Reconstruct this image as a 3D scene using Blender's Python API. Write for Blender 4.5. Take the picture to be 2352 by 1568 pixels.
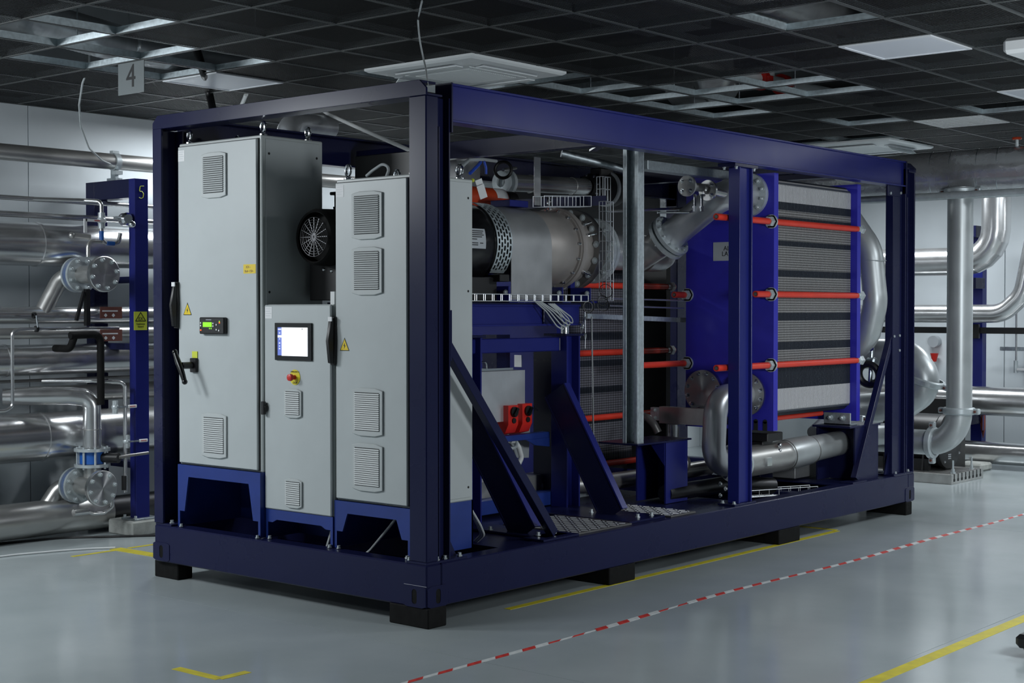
import bpy, math, random
from mathutils import Vector, Matrix
random.seed(7)
for o in list(bpy.data.objects): bpy.data.objects.remove(o, do_unlink=True)
S = bpy.context.scene
COL = S.collection
R = math.radians
# ------------------------------------------------------------------ camera
cam = bpy.data.cameras.new('camera'); cam.sensor_width = 36.0; cam.lens = 36.0*3404.13/2352
cam.clip_start = 0.05; cam.clip_end = 200
camo = bpy.data.objects.new('camera', cam); COL.objects.link(camo)
camo.location = (5.548, -5.841, 1.741)
camo.rotation_euler = (R(90-1.219), R(0.0), R(40.216))
S.camera = camo
# ------------------------------------------------------------------ world, exposure
W = bpy.data.worlds.new('world'); S.world = W; W.use_nodes = True
W.node_tree.nodes['Background'].inputs[0].default_value = (0.75, 0.85, 1.0, 1)
W.node_tree.nodes['Background'].inputs[1].default_value = 0.05
S.view_settings.view_transform = 'Standard'; S.view_settings.look = 'None'
S.view_settings.gamma = 1.0; S.view_settings.use_curve_mapping = False
S.view_settings.exposure = 0.0
# ------------------------------------------------------------------ added lamps, unseen: floods read from shadows, the rest set for brightness
def lamp(name, loc, sx, sy, power, tilt=(0, 0, 0), col=(0.90, 0.96, 1.0)):
    l = bpy.data.lights.new(name, 'AREA'); l.shape = 'RECTANGLE'; l.size = sx; l.size_y = sy
    l.energy = power; l.color = col
    o = bpy.data.objects.new(name, l); o.location = loc; o.rotation_euler = tilt; COL.objects.link(o)
    return o
def aim(loc, tgt): return (Vector(tgt)-Vector(loc)).to_track_quat('-Z', 'Y').to_euler()
lamp('flood_lamp', (-3.6, -2.6, 3.0), 0.8, 0.7, 72, aim((-3.6, -2.6, 3.0), (-2.3, 0.3, 0.5)))
lamp('hall_lamp', (-1.9, -3.4, 3.28), 1.2, 0.6, 72)
lamp('hall_lamp', (-3.4, -5.6, 3.28), 1.2, 0.6, 60)
lamp('hall_lamp', (-4.0, 2.1, 3.27), 0.4, 0.9, 42)  # added behind the front header to light wall and pipes
lamp('hall_lamp', (-4.0, 4.3, 3.27), 0.4, 0.9, 20)  # added behind the near post, lights wall and interior
lamp('flood_lamp', (4.7, 0.9, 1.9), 0.8, 0.8, 95, aim((4.7, 0.9, 1.9), (-0.4, 4.2, 1.5)))
lamp('hall_lamp', (3.3, 4.6, 3.28), 0.6, 1.2, 90)
lamp('hall_lamp', (2.4, 8.0, 3.28), 0.6, 1.2, 80)
lamp('hall_lamp', (-1.9, 9.25, 3.25), 1.2, 0.4, 55)  # added behind the duct to brighten the back wall
lamp('hall_lamp', (0.3, 9.25, 3.25), 1.2, 0.4, 50)  # second lamp added behind the duct for the back wall
# ------------------------------------------------------------------ helpers
WL = {}
# small hardware, too small to pick apart singly, stays joined
STUFF = {'bolts', 'casing_bolts', 'inlet_bolts', 'outlet_bolts', 'flange_bolts', 'joint_bolts', 'disc_bolts', 'rim_bolts', 'stud_bolts', 'bracket_bolts', 'pressure_taps', 'impulse_lines', 'vent_holes', 'panel_screw', 'button', 'menu_items', 'print', 'plate_print', 'intake_louvre', 't_slots', 'knobs', 'fittings', 'clip_rings', 'clamp_ears', 'weld_seam', 'port_bolts', 'green_led', 'red_led'}
def bolt_set(name, t, c, d, RR, n, r, h, a0=0., mt='zinc'):
    c = Vector(c); d0, a, b = MB().frame_of(d); first = None
    for k in range(n):
        w = a0+2*math.pi*k/n; p = c+(a*math.cos(w)+b*math.sin(w))*RR
        if first is None: first = MB().lathe(p, d0, [(0, r*1.5), (h*.25, r*1.5), (h*.25, r), (h*.8, r), (h, r*.6)], 8).build(name, mt, t); p0 = p
        else: dup(first, p-p0)
class MB:
    def __init__(s): s.v = []; s.f = []
    def add(s, vs, fs):
        b = len(s.v); s.v += [tuple(v) for v in vs]; s.f += [tuple(b+i for i in f) for f in fs]; return s
    def box(s, x0, x1, y0, y1, z0, z1):
        return s.add([(x0,y0,z0),(x1,y0,z0),(x1,y1,z0),(x0,y1,z0),(x0,y0,z1),(x1,y0,z1),(x1,y1,z1),(x0,y1,z1)],
            [(0,3,2,1),(4,5,6,7),(0,1,5,4),(1,2,6,5),(2,3,7,6),(3,0,4,7)])
    def frame_of(s, d, up=None):
        d = Vector(d).normalized(); u = Vector(up) if up else (Vector((0,0,1)) if abs(d.z) < .9 else Vector((0,1,0)))
        a = u.cross(d)
        if a.length < 1e-6: a = Vector((1,0,0)).cross(d)
        a.normalize(); return d, a, d.cross(a)
    def bar(s, p0, p1, w, h, up=None):
        p0 = Vector(p0); p1 = Vector(p1); d, a, b = s.frame_of(p1-p0, up)
        vs = [p+a*i*w/2+b*j*h/2 for p in (p0, p1) for i, j in ((-1,-1),(1,-1),(1,1),(-1,1))]
        return s.add(vs, [(0,3,2,1),(4,5,6,7),(0,1,5,4),(1,2,6,5),(2,3,7,6),(3,0,4,7)])
    def cyl(s, p0, p1, r0, r1=None, n=24, caps=True):
        p0 = Vector(p0); p1 = Vector(p1); return s.lathe(p0, p1-p0, [(0, r0), ((p1-p0).length, r0 if r1 is None else r1)], n, caps)
    def lathe(s, p, d, prof, n=24, caps=True):
        d, a, b = s.frame_of(d); p = Vector(p); vs = []; fs = []
        for t, r in prof:
            for k in range(n):
                w = 2*math.pi*k/n; vs.append(p+d*t+a*(r*math.cos(w))+b*(r*math.sin(w)))
        m = len(prof)
        for i in range(m-1):
            for k in range(n):
                k2 = (k+1) % n; fs.append((i*n+k, i*n+k2, (i+1)*n+k2, (i+1)*n+k))
        if caps: fs.append(tuple(range(n-1, -1, -1))); fs.append(tuple((m-1)*n+k for k in range(n)))
        return s.add(vs, fs)
    def tube(s, pts, r, n=12, bend=None, seg=6, caps=True):
        P = [Vector(p) for p in pts]
        if bend:
            Q = [P[0]]
            for i in range(1, len(P)-1):
                a = (P[i-1]-P[i]); b = (P[i+1]-P[i]); ang = a.angle(b)
                if ang > math.pi-.02: Q.append(P[i]); continue
                t = min(bend/math.tan(ang/2), a.length*.49, b.length*.49); rr = t*math.tan(ang/2)
                a.normalize(); b.normalize(); bis = (a+b).normalized(); c = P[i]+bis*(rr/math.sin(ang/2))
                u = (P[i]+a*t)-c; w = (P[i]+b*t)-c; th = u.angle(w); ax = u.cross(w).normalized()
                for k in range(seg+1): Q.append(c+Matrix.Rotation(th*k/seg, 3, ax) @ u)
            Q.append(P[-1]); P = Q
        n0 = len(P); vs = []; fs = []; d, a, b = s.frame_of(P[1]-P[0]); prev = d
        rs = r if isinstance(r, (list, tuple)) else [r]*n0
        for i in range(n0):
            if i == 0: t = (P[1]-P[0]).normalized()
            elif i == n0-1: t = (P[-1]-P[-2]).normalized()
            else: t = ((P[i]-P[i-1]).normalized()+(P[i+1]-P[i]).normalized()).normalized()
            q = prev.rotation_difference(t); a = q @ a; b = q @ b; prev = t
            sc = 1.0
            if 0 < i < n0-1: sc = 1/max(.5, math.cos((P[i]-P[i-1]).angle(P[i+1]-P[i])/2))
            for k in range(n):
                w = 2*math.pi*k/n; vs.append(P[i]+(a*math.cos(w)+b*math.sin(w))*rs[min(i, len(rs)-1)])
        for i in range(n0-1):
            for k in range(n):
                k2 = (k+1) % n; fs.append((i*n+k, i*n+k2, (i+1)*n+k2, (i+1)*n+k))
        if caps: fs.append(tuple(range(n-1, -1, -1))); fs.append(tuple((n0-1)*n+k for k in range(n)))
        return s.add(vs, fs)
    def torus(s, c, d, RR, r, n=24, m=8, a0=0, a1=2*math.pi):
        d, a, b = s.frame_of(d); c = Vector(c); vs = []; fs = []; full = abs(a1-a0-2*math.pi) < 1e-6
        N = n if full else n+1
        for i in range(N):
            w = a0+(a1-a0)*i/n; e = a*math.cos(w)+b*math.sin(w)
            for j in range(m):
                q = 2*math.pi*j/m; vs.append(c+e*(RR+r*math.cos(q))+d*(r*math.sin(q)))
        for i in range(n):
            i2 = (i+1) % N
            for j in range(m):
                j2 = (j+1) % m; fs.append((i*m+j, i2*m+j, i2*m+j2, i*m+j2))
        return s.add(vs, fs)
    def ring(s, c, d, r0, r1, h, n=24):
        return s.lathe(c, d, [(0, r0), (0, r1), (h, r1), (h, r0), (0, r0)], n, False)
    def prism(s, poly, ax, a0, a1):
        # poly in the two other axes (order x,y,z without ax), extruded along ax
        def P(u, w, a):
            return {'x': (a,u,w), 'y': (u,a,w), 'z': (u,w,a)}[ax]
        n = len(poly); vs = [P(u, w, a0) for u, w in poly]+[P(u, w, a1) for u, w in poly]
        fs = [tuple(range(n)), tuple(range(2*n-1, n-1, -1))]+[(i, i+n, (i+1) % n+n, (i+1) % n) for i in range(n)]
        return s.add(vs, fs)
    def sphere(s, c, r, n=14, m=8, sz=(1,1,1)):
        prof = []; c = Vector(c); vs = []; fs = []
        for i in range(m+1):
            t = math.pi*i/m
            for k in range(n):
                w = 2*math.pi*k/n; vs.append((c.x+r*sz[0]*math.sin(t)*math.cos(w), c.y+r*sz[1]*math.sin(t)*math.sin(w), c.z-r*sz[2]*math.cos(t)))
        for i in range(m):
            for k in range(n): fs.append((i*n+k, i*n+(k+1) % n, (i+1)*n+(k+1) % n, (i+1)*n+k))
        return s.add(vs, fs)
    def bolts(s, c, d, RR, n, r, h, a0=0.0, hexa=6):
        d, a, b = s.frame_of(d); c = Vector(c)
        for k in range(n):
            w = a0+2*math.pi*k/n; p = c+(a*math.cos(w)+b*math.sin(w))*RR
            s.lathe(p, d, [(0, r*1.5), (h*.25, r*1.5), (h*.25, r), (h*.8, r), (h, r*.6)], hexa)
        return s
    def slotplate(s, c, ax, w, h, t, sw, sh, deep=.05, n=24):
        # plate with an oval slot; ax is the outward normal ('x' or '-y'); c is the centre of the outer face
        def P(u, q, dd):
            return {'x': (c[0]-dd, c[1]+u, c[2]+q), '-y': (c[0]+u, c[1]+dd, c[2]+q)}[ax]
        O = []; I = []
        for k in range(n):
            an = 2*math.pi*k/n; cx, cy = math.cos(an), math.sin(an)
            k0 = min(w/2/max(1e-6, abs(cx)), h/2/max(1e-6, abs(cy))); O.append((cx*k0, cy*k0))
            yy = (sh-sw)/2*(1 if cy > 0 else -1 if cy < 0 else 0); I.append((cx*sw/2, cy*sw/2+yy))
        vs = [P(u, q, 0) for u, q in O]+[P(u, q, 0) for u, q in I]+[P(u, q, deep) for u, q in I]+[P(u, q, t) for u, q in O]
        fs = []
        for k in range(n):
            k2 = (k+1) % n; fs += [(k, k2, n+k2, n+k), (n+k, n+k2, 2*n+k2, 2*n+k), (k, 3*n+k, 3*n+k2, k2)]
        fs.append(tuple(2*n+k for k in range(n)))
        return s.add(vs, fs)
    def build(s, name, mat, parent=None, bevel=0, label=None, cat=None, group=None, kind=None, sharp=35, flat=False):
        import bmesh
        n = len(s.v); c = Vector(((min(v[0] for v in s.v)+max(v[0] for v in s.v))/2, (min(v[1] for v in s.v)+max(v[1] for v in s.v))/2,
                    min(v[2] for v in s.v) if parent is None else (min(v[2] for v in s.v)+max(v[2] for v in s.v))/2))
        me = bpy.data.meshes.new(name); me.from_pydata([(v[0]-c.x, v[1]-c.y, v[2]-c.z) for v in s.v], [], s.f)
        bm = bmesh.new(); bm.from_mesh(me); bmesh.ops.recalc_face_normals(bm, faces=bm.faces)
        if bevel:
            es = [e for e in bm.edges if len(e.link_faces) == 2 and e.calc_face_angle(0) > .6]
            bmesh.ops.bevel(bm, geom=es, offset=bevel, segments=1, affect='EDGES', profile=.5, clamp_overlap=True)
        bm.to_mesh(me); bm.free()
        if not flat:
            me.shade_smooth(); me.set_sharp_from_angle(angle=R(sharp))
        me.materials.append(M[mat] if isinstance(mat, str) else mat)
        if parent is not None and kind is None and name in STUFF: kind = 'stuff'
        o = bpy.data.objects.new(name, me); COL.objects.link(o); WL[o.name] = c
        if parent is not None: o.parent = parent; o.location = c-WL[parent.name]
        else: o.location = c
        tag(o, label, cat, group, kind); return o
def tag(o, label=None, cat=None, group=None, kind=None):
    for k, v in (('label', label), ('category', cat), ('group', group), ('kind', kind)):
        if v: o[k] = v
    return o
def thing(name, label, cat, loc, group=None):
    o = bpy.data.objects.new(name, None); o.empty_display_size = .1; o.location = loc; COL.objects.link(o); WL[o.name] = Vector(loc)
    return tag(o, label, cat, group)
def dup(o, d, parent=None):
    c = o.copy(); COL.objects.link(c); p = parent if parent is not None else o.parent
    w = WL[o.name]+Vector(d); WL[c.name] = w; c.parent = p; c.location = w-(WL[p.name] if p else Vector((0,0,0)))
    return c
def text(s, name, loc, size, rot, mat, parent, ext=.0004, align='CENTER', label=None):
    cu = bpy.data.curves.new(name, 'FONT'); cu.body = s; cu.size = size; cu.extrude = ext; cu.align_x = align; cu.align_y = 'CENTER'
    t = bpy.data.objects.new(name, cu); COL.objects.link(t); bpy.context.view_layer.update()
    me = bpy.data.meshes.new_from_object(t.evaluated_get(bpy.context.evaluated_depsgraph_get()))
    bpy.data.objects.remove(t, do_unlink=True)
    o = bpy.data.objects.new(name, me); me.materials.clear(); me.materials.append(M[mat]); COL.objects.link(o)
    o.parent = parent; o.location = Vector(loc)-WL[parent.name]; o.rotation_euler = rot; WL[o.name] = Vector(loc)
    return tag(o, label)
# ------------------------------------------------------------------ materials
M = {}
def mat(name, col, rough=.5, metal=0., noise=0., nscale=8., bump=0., bscale=60., coat=0., stretch=None, emit=None, estr=0., spec=None):
    m = bpy.data.materials.new(name); m.use_nodes = True; nt = m.node_tree; b = nt.nodes['Principled BSDF']
    b.inputs['Base Color'].default_value = (*col, 1); b.inputs['Roughness'].default_value = rough; b.inputs['Metallic'].default_value = metal
    if spec is not None: b.inputs['Specular IOR Level'].default_value = spec
    if coat: b.inputs['Coat Weight'].default_value = coat; b.inputs['Coat Roughness'].default_value = .08
    if emit: b.inputs['Emission Color'].default_value = (*emit, 1); b.inputs['Emission Strength'].default_value = estr
    if noise or bump:
        tc = nt.nodes.new('ShaderNodeTexCoord'); mp = nt.nodes.new('ShaderNodeMapping'); nt.links.new(tc.outputs['Object'], mp.inputs[0])
        if stretch: mp.inputs['Scale'].default_value = stretch
    if noise:
        n = nt.nodes.new('ShaderNodeTexNoise'); n.inputs['Scale'].default_value = nscale; n.inputs['Detail'].default_value = 5
        nt.links.new(mp.outputs[0], n.inputs['Vector'])
        mr = nt.nodes.new('ShaderNodeMapRange'); mr.inputs[1].default_value = .3; mr.inputs[2].default_value = .7
        mr.inputs[3].default_value = 1-noise; mr.inputs[4].default_value = 1+noise; nt.links.new(n.outputs[0], mr.inputs[0])
        mx = nt.nodes.new('ShaderNodeMix'); mx.data_type = 'RGBA'; mx.blend_type = 'MULTIPLY'; mx.inputs[0].default_value = 1
        mx.inputs[6].default_value = (*col, 1); nt.links.new(mr.outputs[0], mx.inputs[7]); nt.links.new(mx.outputs[2], b.inputs['Base Color'])
        m2 = nt.nodes.new('ShaderNodeMath'); m2.operation = 'MULTIPLY'; m2.inputs[1].default_value = rough
        nt.links.new(mr.outputs[0], m2.inputs[0]); nt.links.new(m2.outputs[0], b.inputs['Roughness'])
    if bump:
        n2 = nt.nodes.new('ShaderNodeTexNoise'); n2.inputs['Scale'].default_value = bscale; n2.inputs['Detail'].default_value = 3
        nt.links.new(mp.outputs[0], n2.inputs['Vector']); bp = nt.nodes.new('ShaderNodeBump'); bp.inputs['Strength'].default_value = bump
        bp.inputs['Distance'].default_value = .01; nt.links.new(n2.outputs[0], bp.inputs['Height']); nt.links.new(bp.outputs[0], b.inputs['Normal'])
    M[name] = m; return m
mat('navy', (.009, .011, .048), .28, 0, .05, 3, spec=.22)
mat('navy_bright', (.014, .019, .155), .30, 0, .05, 3, spec=.25)  # lighter copy of navy for lit parts, light put into the colour
mat('plinth_blue', (.012, .035, .21), .4, 0, .1, 6)
mat('phe_blue', (.034, .031, .42), .34, 0, .08, 6, spec=.35)
mat('cab_grey', (.45, .485, .49), .42, 0, .03, 4)
mat('cab_frame', (.44, .475, .47), .4)
mat('grille', (.47, .50, .50), .5)
mat('dark_gap', (.012, .013, .014), .7)
mat('black', (.006, .006, .007), .42)
mat('black_gloss', (.004, .004, .005), .22)
mat('rubber', (.005, .005, .005), .75, 0, .2, 20, spec=.2)
mat('inox', (.62, .625, .63), .24, .88, .06, 2, stretch=(4, .6, 4))
mat('inox_dull', (.52, .515, .50), .34, .8, .10, 4, stretch=(3, .7, 3))
mat('alu', (.58, .60, .63), .36, .65, .08, 6)
mat('galv', (.46, .51, .54), .42, 1, .2, 40)
mat('galv_light', (.58, .65, .68), .45, .75, .12, 45)
mat('zinc', (.52, .57, .59), .36, .4, .10, 20)
mat('duct_silver', (.62, .64, .66), .33, .6, .12, 9)
mat('weld', (.10, .105, .14), .5, .4)
mat('chrome', (.75, .77, .8), .14, 1)
mat('bronze', (.40, .37, .35), .42, .4, .08, 5)
mat('bright_wire', (.72, .75, .78), .32, .45)
mat('dark_steel', (.20, .195, .19), .36, .6, .12, 8)
mat('sheet', (.40, .41, .42), .42, .6, .14, 4)
mat('white_pipe', (.50, .53, .54), .38, .55, .1, 4)
mat('foil', (.62, .63, .65), .27, .75, .10, 6, .5, 14)
mat('red_rod', (.72, .045, .022), .42, 0, .08, 6)
mat('red', (.62, .022, .015), .4)
mat('orange', (.50, .05, .012), .45)
mat('yellow', (.75, .55, .02), .5)
mat('sign_yellow', (.62, .68, .06), .5)
mat('label_white', (.72, .73, .74), .5)
mat('label_grey', (.42, .45, .48), .4)
mat('brown', (.16, .06, .045), .5)
mat('sign_grey', (.13, .15, .155), .5)  # white board darkened: its shade is put into the colour
mat('white', (.75, .77, .78), .45)
mat('ac_white', (.80, .84, .85), .45)
mat('wall_paint', (.66, .71, .74), .6, 0, .04, 1.5)
mat('wall_dark', (.32, .35, .37), .7, 0, .04, 1.5)
mat('concrete', (.36, .37, .35), .85, 0, .2, 12, .3, 40)
mat('slab', (.10, .105, .11), .9, 0, .2, 2)
mat('tape_yellow', (.56, .48, .03), .5, 0, .15, 14)
mat('tape_red', (.55, .035, .025), .5, 0, .25, 25)
mat('tape_white', (.60, .62, .62), .5, 0, .1, 25)
mat('valve_blue', (.02, .12, .45), .4)
mat('hose_blue', (.02, .08, .55), .35)
mat('cable_grey', (.42, .45, .46), .5)
mat('cable_white', (.66, .68, .68), .5)
mat('cable_red', (.30, .06, .04), .5)
mat('screen', (.05, .05, .06), .35, emit=(.87, .92, 1.0), estr=1.6)
mat('screen_blue', (.02, .03, .1), .35, emit=(.14, .20, .62), estr=1.0)
mat('lcd', (.2, .6, .02), .3, emit=(.20, .55, .01), estr=.9)
mat('led_red', (.8, .1, .02), .3, emit=(1, .12, .03), estr=1.5)
mat('led_green', (.2, .8, .02), .3, emit=(.3, .9, .03), estr=.8)
mat('wood', (.50, .47, .38), .7, 0, .15, 20, stretch=(1, 6, 1))
mat('emergency_yellow', (.72, .62, .03), .45)
mat('gasket', (.030, .036, .05), .6)
mat('panel_diff', (.72, .75, .82), .4)
mat('panel_frame', (.80, .82, .86), .4)
mat('runner_dark', (.055, .06, .06), .5)
mat('dark_blue_valve', (.01, .012, .10), .3)
mat('pipe_dark', (.10, .10, .105), .4, 1)

def turned(name, axis, col=(.62, .625, .63), rough=.34):
    m = mat(name, col, rough, 1); nt = m.node_tree; b = nt.nodes['Principled BSDF']
    b.inputs['Anisotropic'].default_value = .85; tg = nt.nodes.new('ShaderNodeTangent'); tg.direction_type = 'RADIAL'; tg.axis = axis
    nt.links.new(tg.outputs[0], b.inputs['Tangent'])
turned('turned_x', 'X'); turned('turned_y', 'Y', (.5, .5, .49), .38)

# ------------------------------------------------------------------ special materials
def floor_material():
    m = bpy.data.materials.new('epoxy_floor'); m.use_nodes = True; nt = m.node_tree; b = nt.nodes['Principled BSDF']
    tc = nt.nodes.new('ShaderNodeTexCoord')
    n = nt.nodes.new('ShaderNodeTexNoise'); n.inputs['Scale'].default_value = 1.1; n.inputs['Detail'].default_value = 6; nt.links.new(tc.outputs['Generated'], n.inputs['Vector'])
    g = nt.nodes.new('ShaderNodeNewGeometry'); nt.links.new(g.outputs['Position'], n.inputs['Vector'])
    cr = nt.nodes.new('ShaderNodeValToRGB'); cr.color_ramp.elements[0].position = .3; cr.color_ramp.elements[1].position = .72
    cr.color_ramp.elements[0].color = (.33, .375, .385, 1); cr.color_ramp.elements[1].color = (.40, .445, .455, 1)
    nt.links.new(n.outputs[0], cr.inputs[0])
    v = nt.nodes.new('ShaderNodeTexNoise'); v.inputs['Scale'].default_value = 55; v.inputs['Detail'].default_value = 2; nt.links.new(g.outputs['Position'], v.inputs['Vector'])
    sp = nt.nodes.new('ShaderNodeMapRange'); sp.inputs[1].default_value = .74; sp.inputs[2].default_value = .80; sp.inputs[3].default_value = 0; sp.inputs[4].default_value = .5; nt.links.new(v.outputs[0], sp.inputs[0])
    mx = nt.nodes.new('ShaderNodeMix'); mx.data_type = 'RGBA'; nt.links.new(sp.outputs[0], mx.inputs[0]); nt.links.new(cr.outputs[0], mx.inputs[6]); mx.inputs[7].default_value = (.5, .53, .53, 1)
    nt.links.new(mx.outputs[2], b.inputs['Base Color'])
    mr = nt.nodes.new('ShaderNodeMapRange'); mr.inputs[3].default_value = .10; mr.inputs[4].default_value = .24; nt.links.new(n.outputs[0], mr.inputs[0]); nt.links.new(mr.outputs[0], b.inputs['Roughness'])
    b.inputs['Specular IOR Level'].default_value = .55
    M['epoxy'] = m
floor_material()
def mesh_tile_material():
    m = bpy.data.materials.new('expanded_mesh'); m.use_nodes = True; nt = m.node_tree; b = nt.nodes['Principled BSDF']
    b.inputs['Base Color'].default_value = (.008, .0083, .0088, 1); b.inputs['Roughness'].default_value = .6; b.inputs['Specular IOR Level'].default_value = .2
    g = nt.nodes.new('ShaderNodeNewGeometry'); mp = nt.nodes.new('ShaderNodeMapping'); nt.links.new(g.outputs['Position'], mp.inputs[0])
    mp.inputs['Rotation'].default_value = (0, 0, R(45)); mp.inputs['Scale'].default_value = (75, 75, 75)
    ck = nt.nodes.new('ShaderNodeTexChecker'); ck.inputs['Scale'].default_value = 1.0; nt.links.new(mp.outputs[0], ck.inputs['Vector'])
    tr = nt.nodes.new('ShaderNodeBsdfTransparent'); ms = nt.nodes.new('ShaderNodeMixShader'); out = nt.nodes['Material Output']
    mr = nt.nodes.new('ShaderNodeMapRange'); mr.inputs[3].default_value = 0.05; mr.inputs[4].default_value = .86; nt.links.new(ck.outputs['Fac'], mr.inputs[0])
    nt.links.new(mr.outputs[0], ms.inputs[0]); nt.links.new(b.outputs[0], ms.inputs[1]); nt.links.new(tr.outputs[0], ms.inputs[2]); nt.links.new(ms.outputs[0], out.inputs[0])
    M['mesh'] = m
mesh_tile_material()
# ------------------------------------------------------------------ room shell
XL, XR, YF, YB, ZS = -4.86, 9.0, -9.5, 11.15, 4.25
fl = MB().box(XL-.1, XR+.1, YF-.1, YB+.1, -.06, -.012).build('floor', 'dark_gap', kind='structure')
for (x0, x1, y0, y1) in ((XL, 2.2975, YF, -.3620), (XL, 2.2975, -.3575, 5.6), (XL, 2.2975, 5.6045, YB), (2.3015, XR, YF, -.362), (2.3015, XR, -.3575, 5.6), (2.3015, XR, 5.6045, YB)):
    MB().box(x0, x1, y0, y1, -.012, 0).build('floor_slab', 'epoxy', fl)
w = MB().box(XL-.12, XL-.02, YF, YB, 0, ZS).build('wall_left', 'wall_dark', kind='structure')
y = -3.0
while y < YB-.5:
    MB().box(XL-.02, XL, y+.004, min(y+1.196, YB), 0.0, ZS).build('wall_panel', 'wall_paint', w); y += 1.2
MB().box(XL-.02, XL, YF, -3.0, 0, ZS).build('wall_panel', 'wall_paint', w)
w = MB().box(XL, XR, YB+.02, YB+.12, 0, ZS).build('wall_back', 'wall_dark', kind='structure')
x = XL
while x < XR-.1:
    MB().box(x+.006, min(x+1.194, XR), YB, YB+.02, 0, ZS).build('wall_panel', 'wall_paint', w); x += 1.2
MB().box(XR, XR+.1, YF, YB, 0, ZS).build('wall_right', 'wall_paint', kind='structure')
MB().box(XL, XR, YF-.1, YF, 0, ZS).build('wall_front', 'wall_paint', kind='structure')
# ------------------------------------------------------------------ ceiling: slab, suspended grid, mesh tiles
ceil = MB().box(XL-.1, XR+.1, YF-.1, YB+.1, ZS, ZS+.1).build('ceiling', 'slab', kind='structure')
ZC = 3.33; GX = .045; GY = -.14; GP = .603
OPEN = {(-4,-2),(-3,-2),(-4,-1),(-5,-1),(-4,0),(-5,0),(-2,4),(-2,5),(-2,6),(-2,7),(-1,5),(-1,6),(0,5),(0,6),(-1,9),(2,2),(1,9)}
SPECIAL = {(2,4),(-5,1),(2,8),(0,10)}
CASS = {(-3,2),(-2,2),(-3,3),(-2,3),(-3,12),(-2,12),(-3,11),(-2,11)}
KX0, KX1, KY0, KY1 = -8, 5, -5, 15
tile0 = None
for i in range(KX0, KX1):
    for j in range(KY0, KY1):
        if (i, j) in OPEN or (i, j) in SPECIAL or (i, j) in CASS: continue
        x0 = GX+GP*i; y0 = GY+GP*j
        if tile0 is None:
            tile0 = MB().box(x0+.012, x0+GP-.012, y0+.012, y0+GP-.012, ZC+.004, ZC+.006).build('mesh_tile', 'mesh', ceil); o0 = (x0, y0)
        else: dup(tile0, (x0-o0[0], y0-o0[1], 0))
# plain dark tiles over the rest of the hall
MB().box(GX+GP*KX1, XR, YF, YB, ZC+.004, ZC+.012).build('ceiling_field', 'runner_dark', ceil)
MB().box(GX+GP*KX0, GX+GP*KX1, YF, GY+GP*KY0, ZC+.004, ZC+.012).build('ceiling_field', 'runner_dark', ceil)
MB().box(GX+GP*KX0, GX+GP*KX1, GY+GP*KY1, YB, ZC+.004, ZC+.012).build('ceiling_field', 'runner_dark', ceil)
X0, X1, Y0, Y1 = GX+GP*KX0, GX+GP*KX1, GY+GP*KY0, GY+GP*KY1
for i in range(KX0, KX1+1):
    xx = GX+GP*i; r = MB().box(xx-.012, xx+.012, Y0, Y1, ZC, ZC+.003).build('runner_flange', 'runner_dark', ceil)
    MB().box(xx-.004, xx+.004, Y0, Y1, ZC+.007, ZC+.043).box(xx-.006, xx+.006, Y0, Y1, ZC+.043, ZC+.049).build('main_runner', 'galv_light', r)
for j in range(KY0, KY1+1):
    yy = GY+GP*j; r = MB().box(X0, X1, yy-.012, yy+.012, ZC-.0005, ZC+.0025).build('runner_flange', 'runner_dark', ceil)
    MB().box(X0, X1, yy-.004, yy+.004, ZC+.007, ZC+.040).box(X0, X1, yy-.006, yy+.006, ZC+.040, ZC+.045).build('cross_runner', 'galv_light', r)
MB().box(GX+GP*KX0-.03, GX+GP*KX0, YF, YB, ZC, ZC+.08).build('edge_trim', 'runner_dark', ceil)
# hangers of the grid inside the open bays
for (x, y) in ((-.55, 3.2), (-.55, 4.1), (.05, 3.9), (-1.16, 3.0), (-1.16, 4.4), (-2.37, -.6), (-1.77, .3), (-2.97, .2)):
    MB().cyl((x, y, ZC+.045), (x, y, ZS), .004, n=6).build('hanger_rod', 'galv', ceil)
# ------------------------------------------------------------------ ceiling fittings
def light_panel(cell, label):
    x0 = GX+GP*cell[0]; y0 = GY+GP*cell[1]; t = thing('ceiling_light', label, 'ceiling light', (x0+GP/2, y0+GP/2, ZC-.008), 'square ceiling light panels')
    a, b = .008, .032
    m = MB()
    for (p, q, r_, s_) in ((a, GP-a, a, b), (a, GP-a, GP-b, GP-a), (a, b, b, GP-b), (GP-b, GP-a, b, GP-b)): m.box(x0+p, x0+q, y0+r_, y0+s_, ZC-.008, ZC+.03)
    m.build('frame', 'panel_frame', t)
    MB().box(x0+b, x0+GP-b, y0+b, y0+GP-b, ZC-.004, ZC+.02).build('diffuser', 'panel_diff', t)
light_panel((2, 4), 'square white ceiling light panel at the upper right, whole in view')
light_panel((2, 8), 'square ceiling light panel cut off by the right edge of the picture')
light_panel((-5, 1), 'square ceiling light panel beside the hanging sign with the 4')
x0 = GX; y0 = GY+GP*10
t = thing('air_grille', 'perforated white square ceiling air grille with round holes', 'air grille', (x0+GP/2, y0+GP/2, ZC-.006))
m = MB(); n = 8
for k in range(n+1):
    u = .02+(GP-.04)*k/n; m.box(x0+u-.007, x0+u+.007, y0+.02, y0+GP-.02, ZC-.004, ZC+.012); m.box(x0+.02, x0+GP-.02, y0+u-.007, y0+u+.007, ZC-.003, ZC+.011)
m.build('lattice', 'white', t)
MB().box(x0+.01, x0+GP-.01, y0+.01, y0+GP-.01, ZC+.03, ZC+.04).build('backing', 'dark_gap', t)
m = MB()
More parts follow.
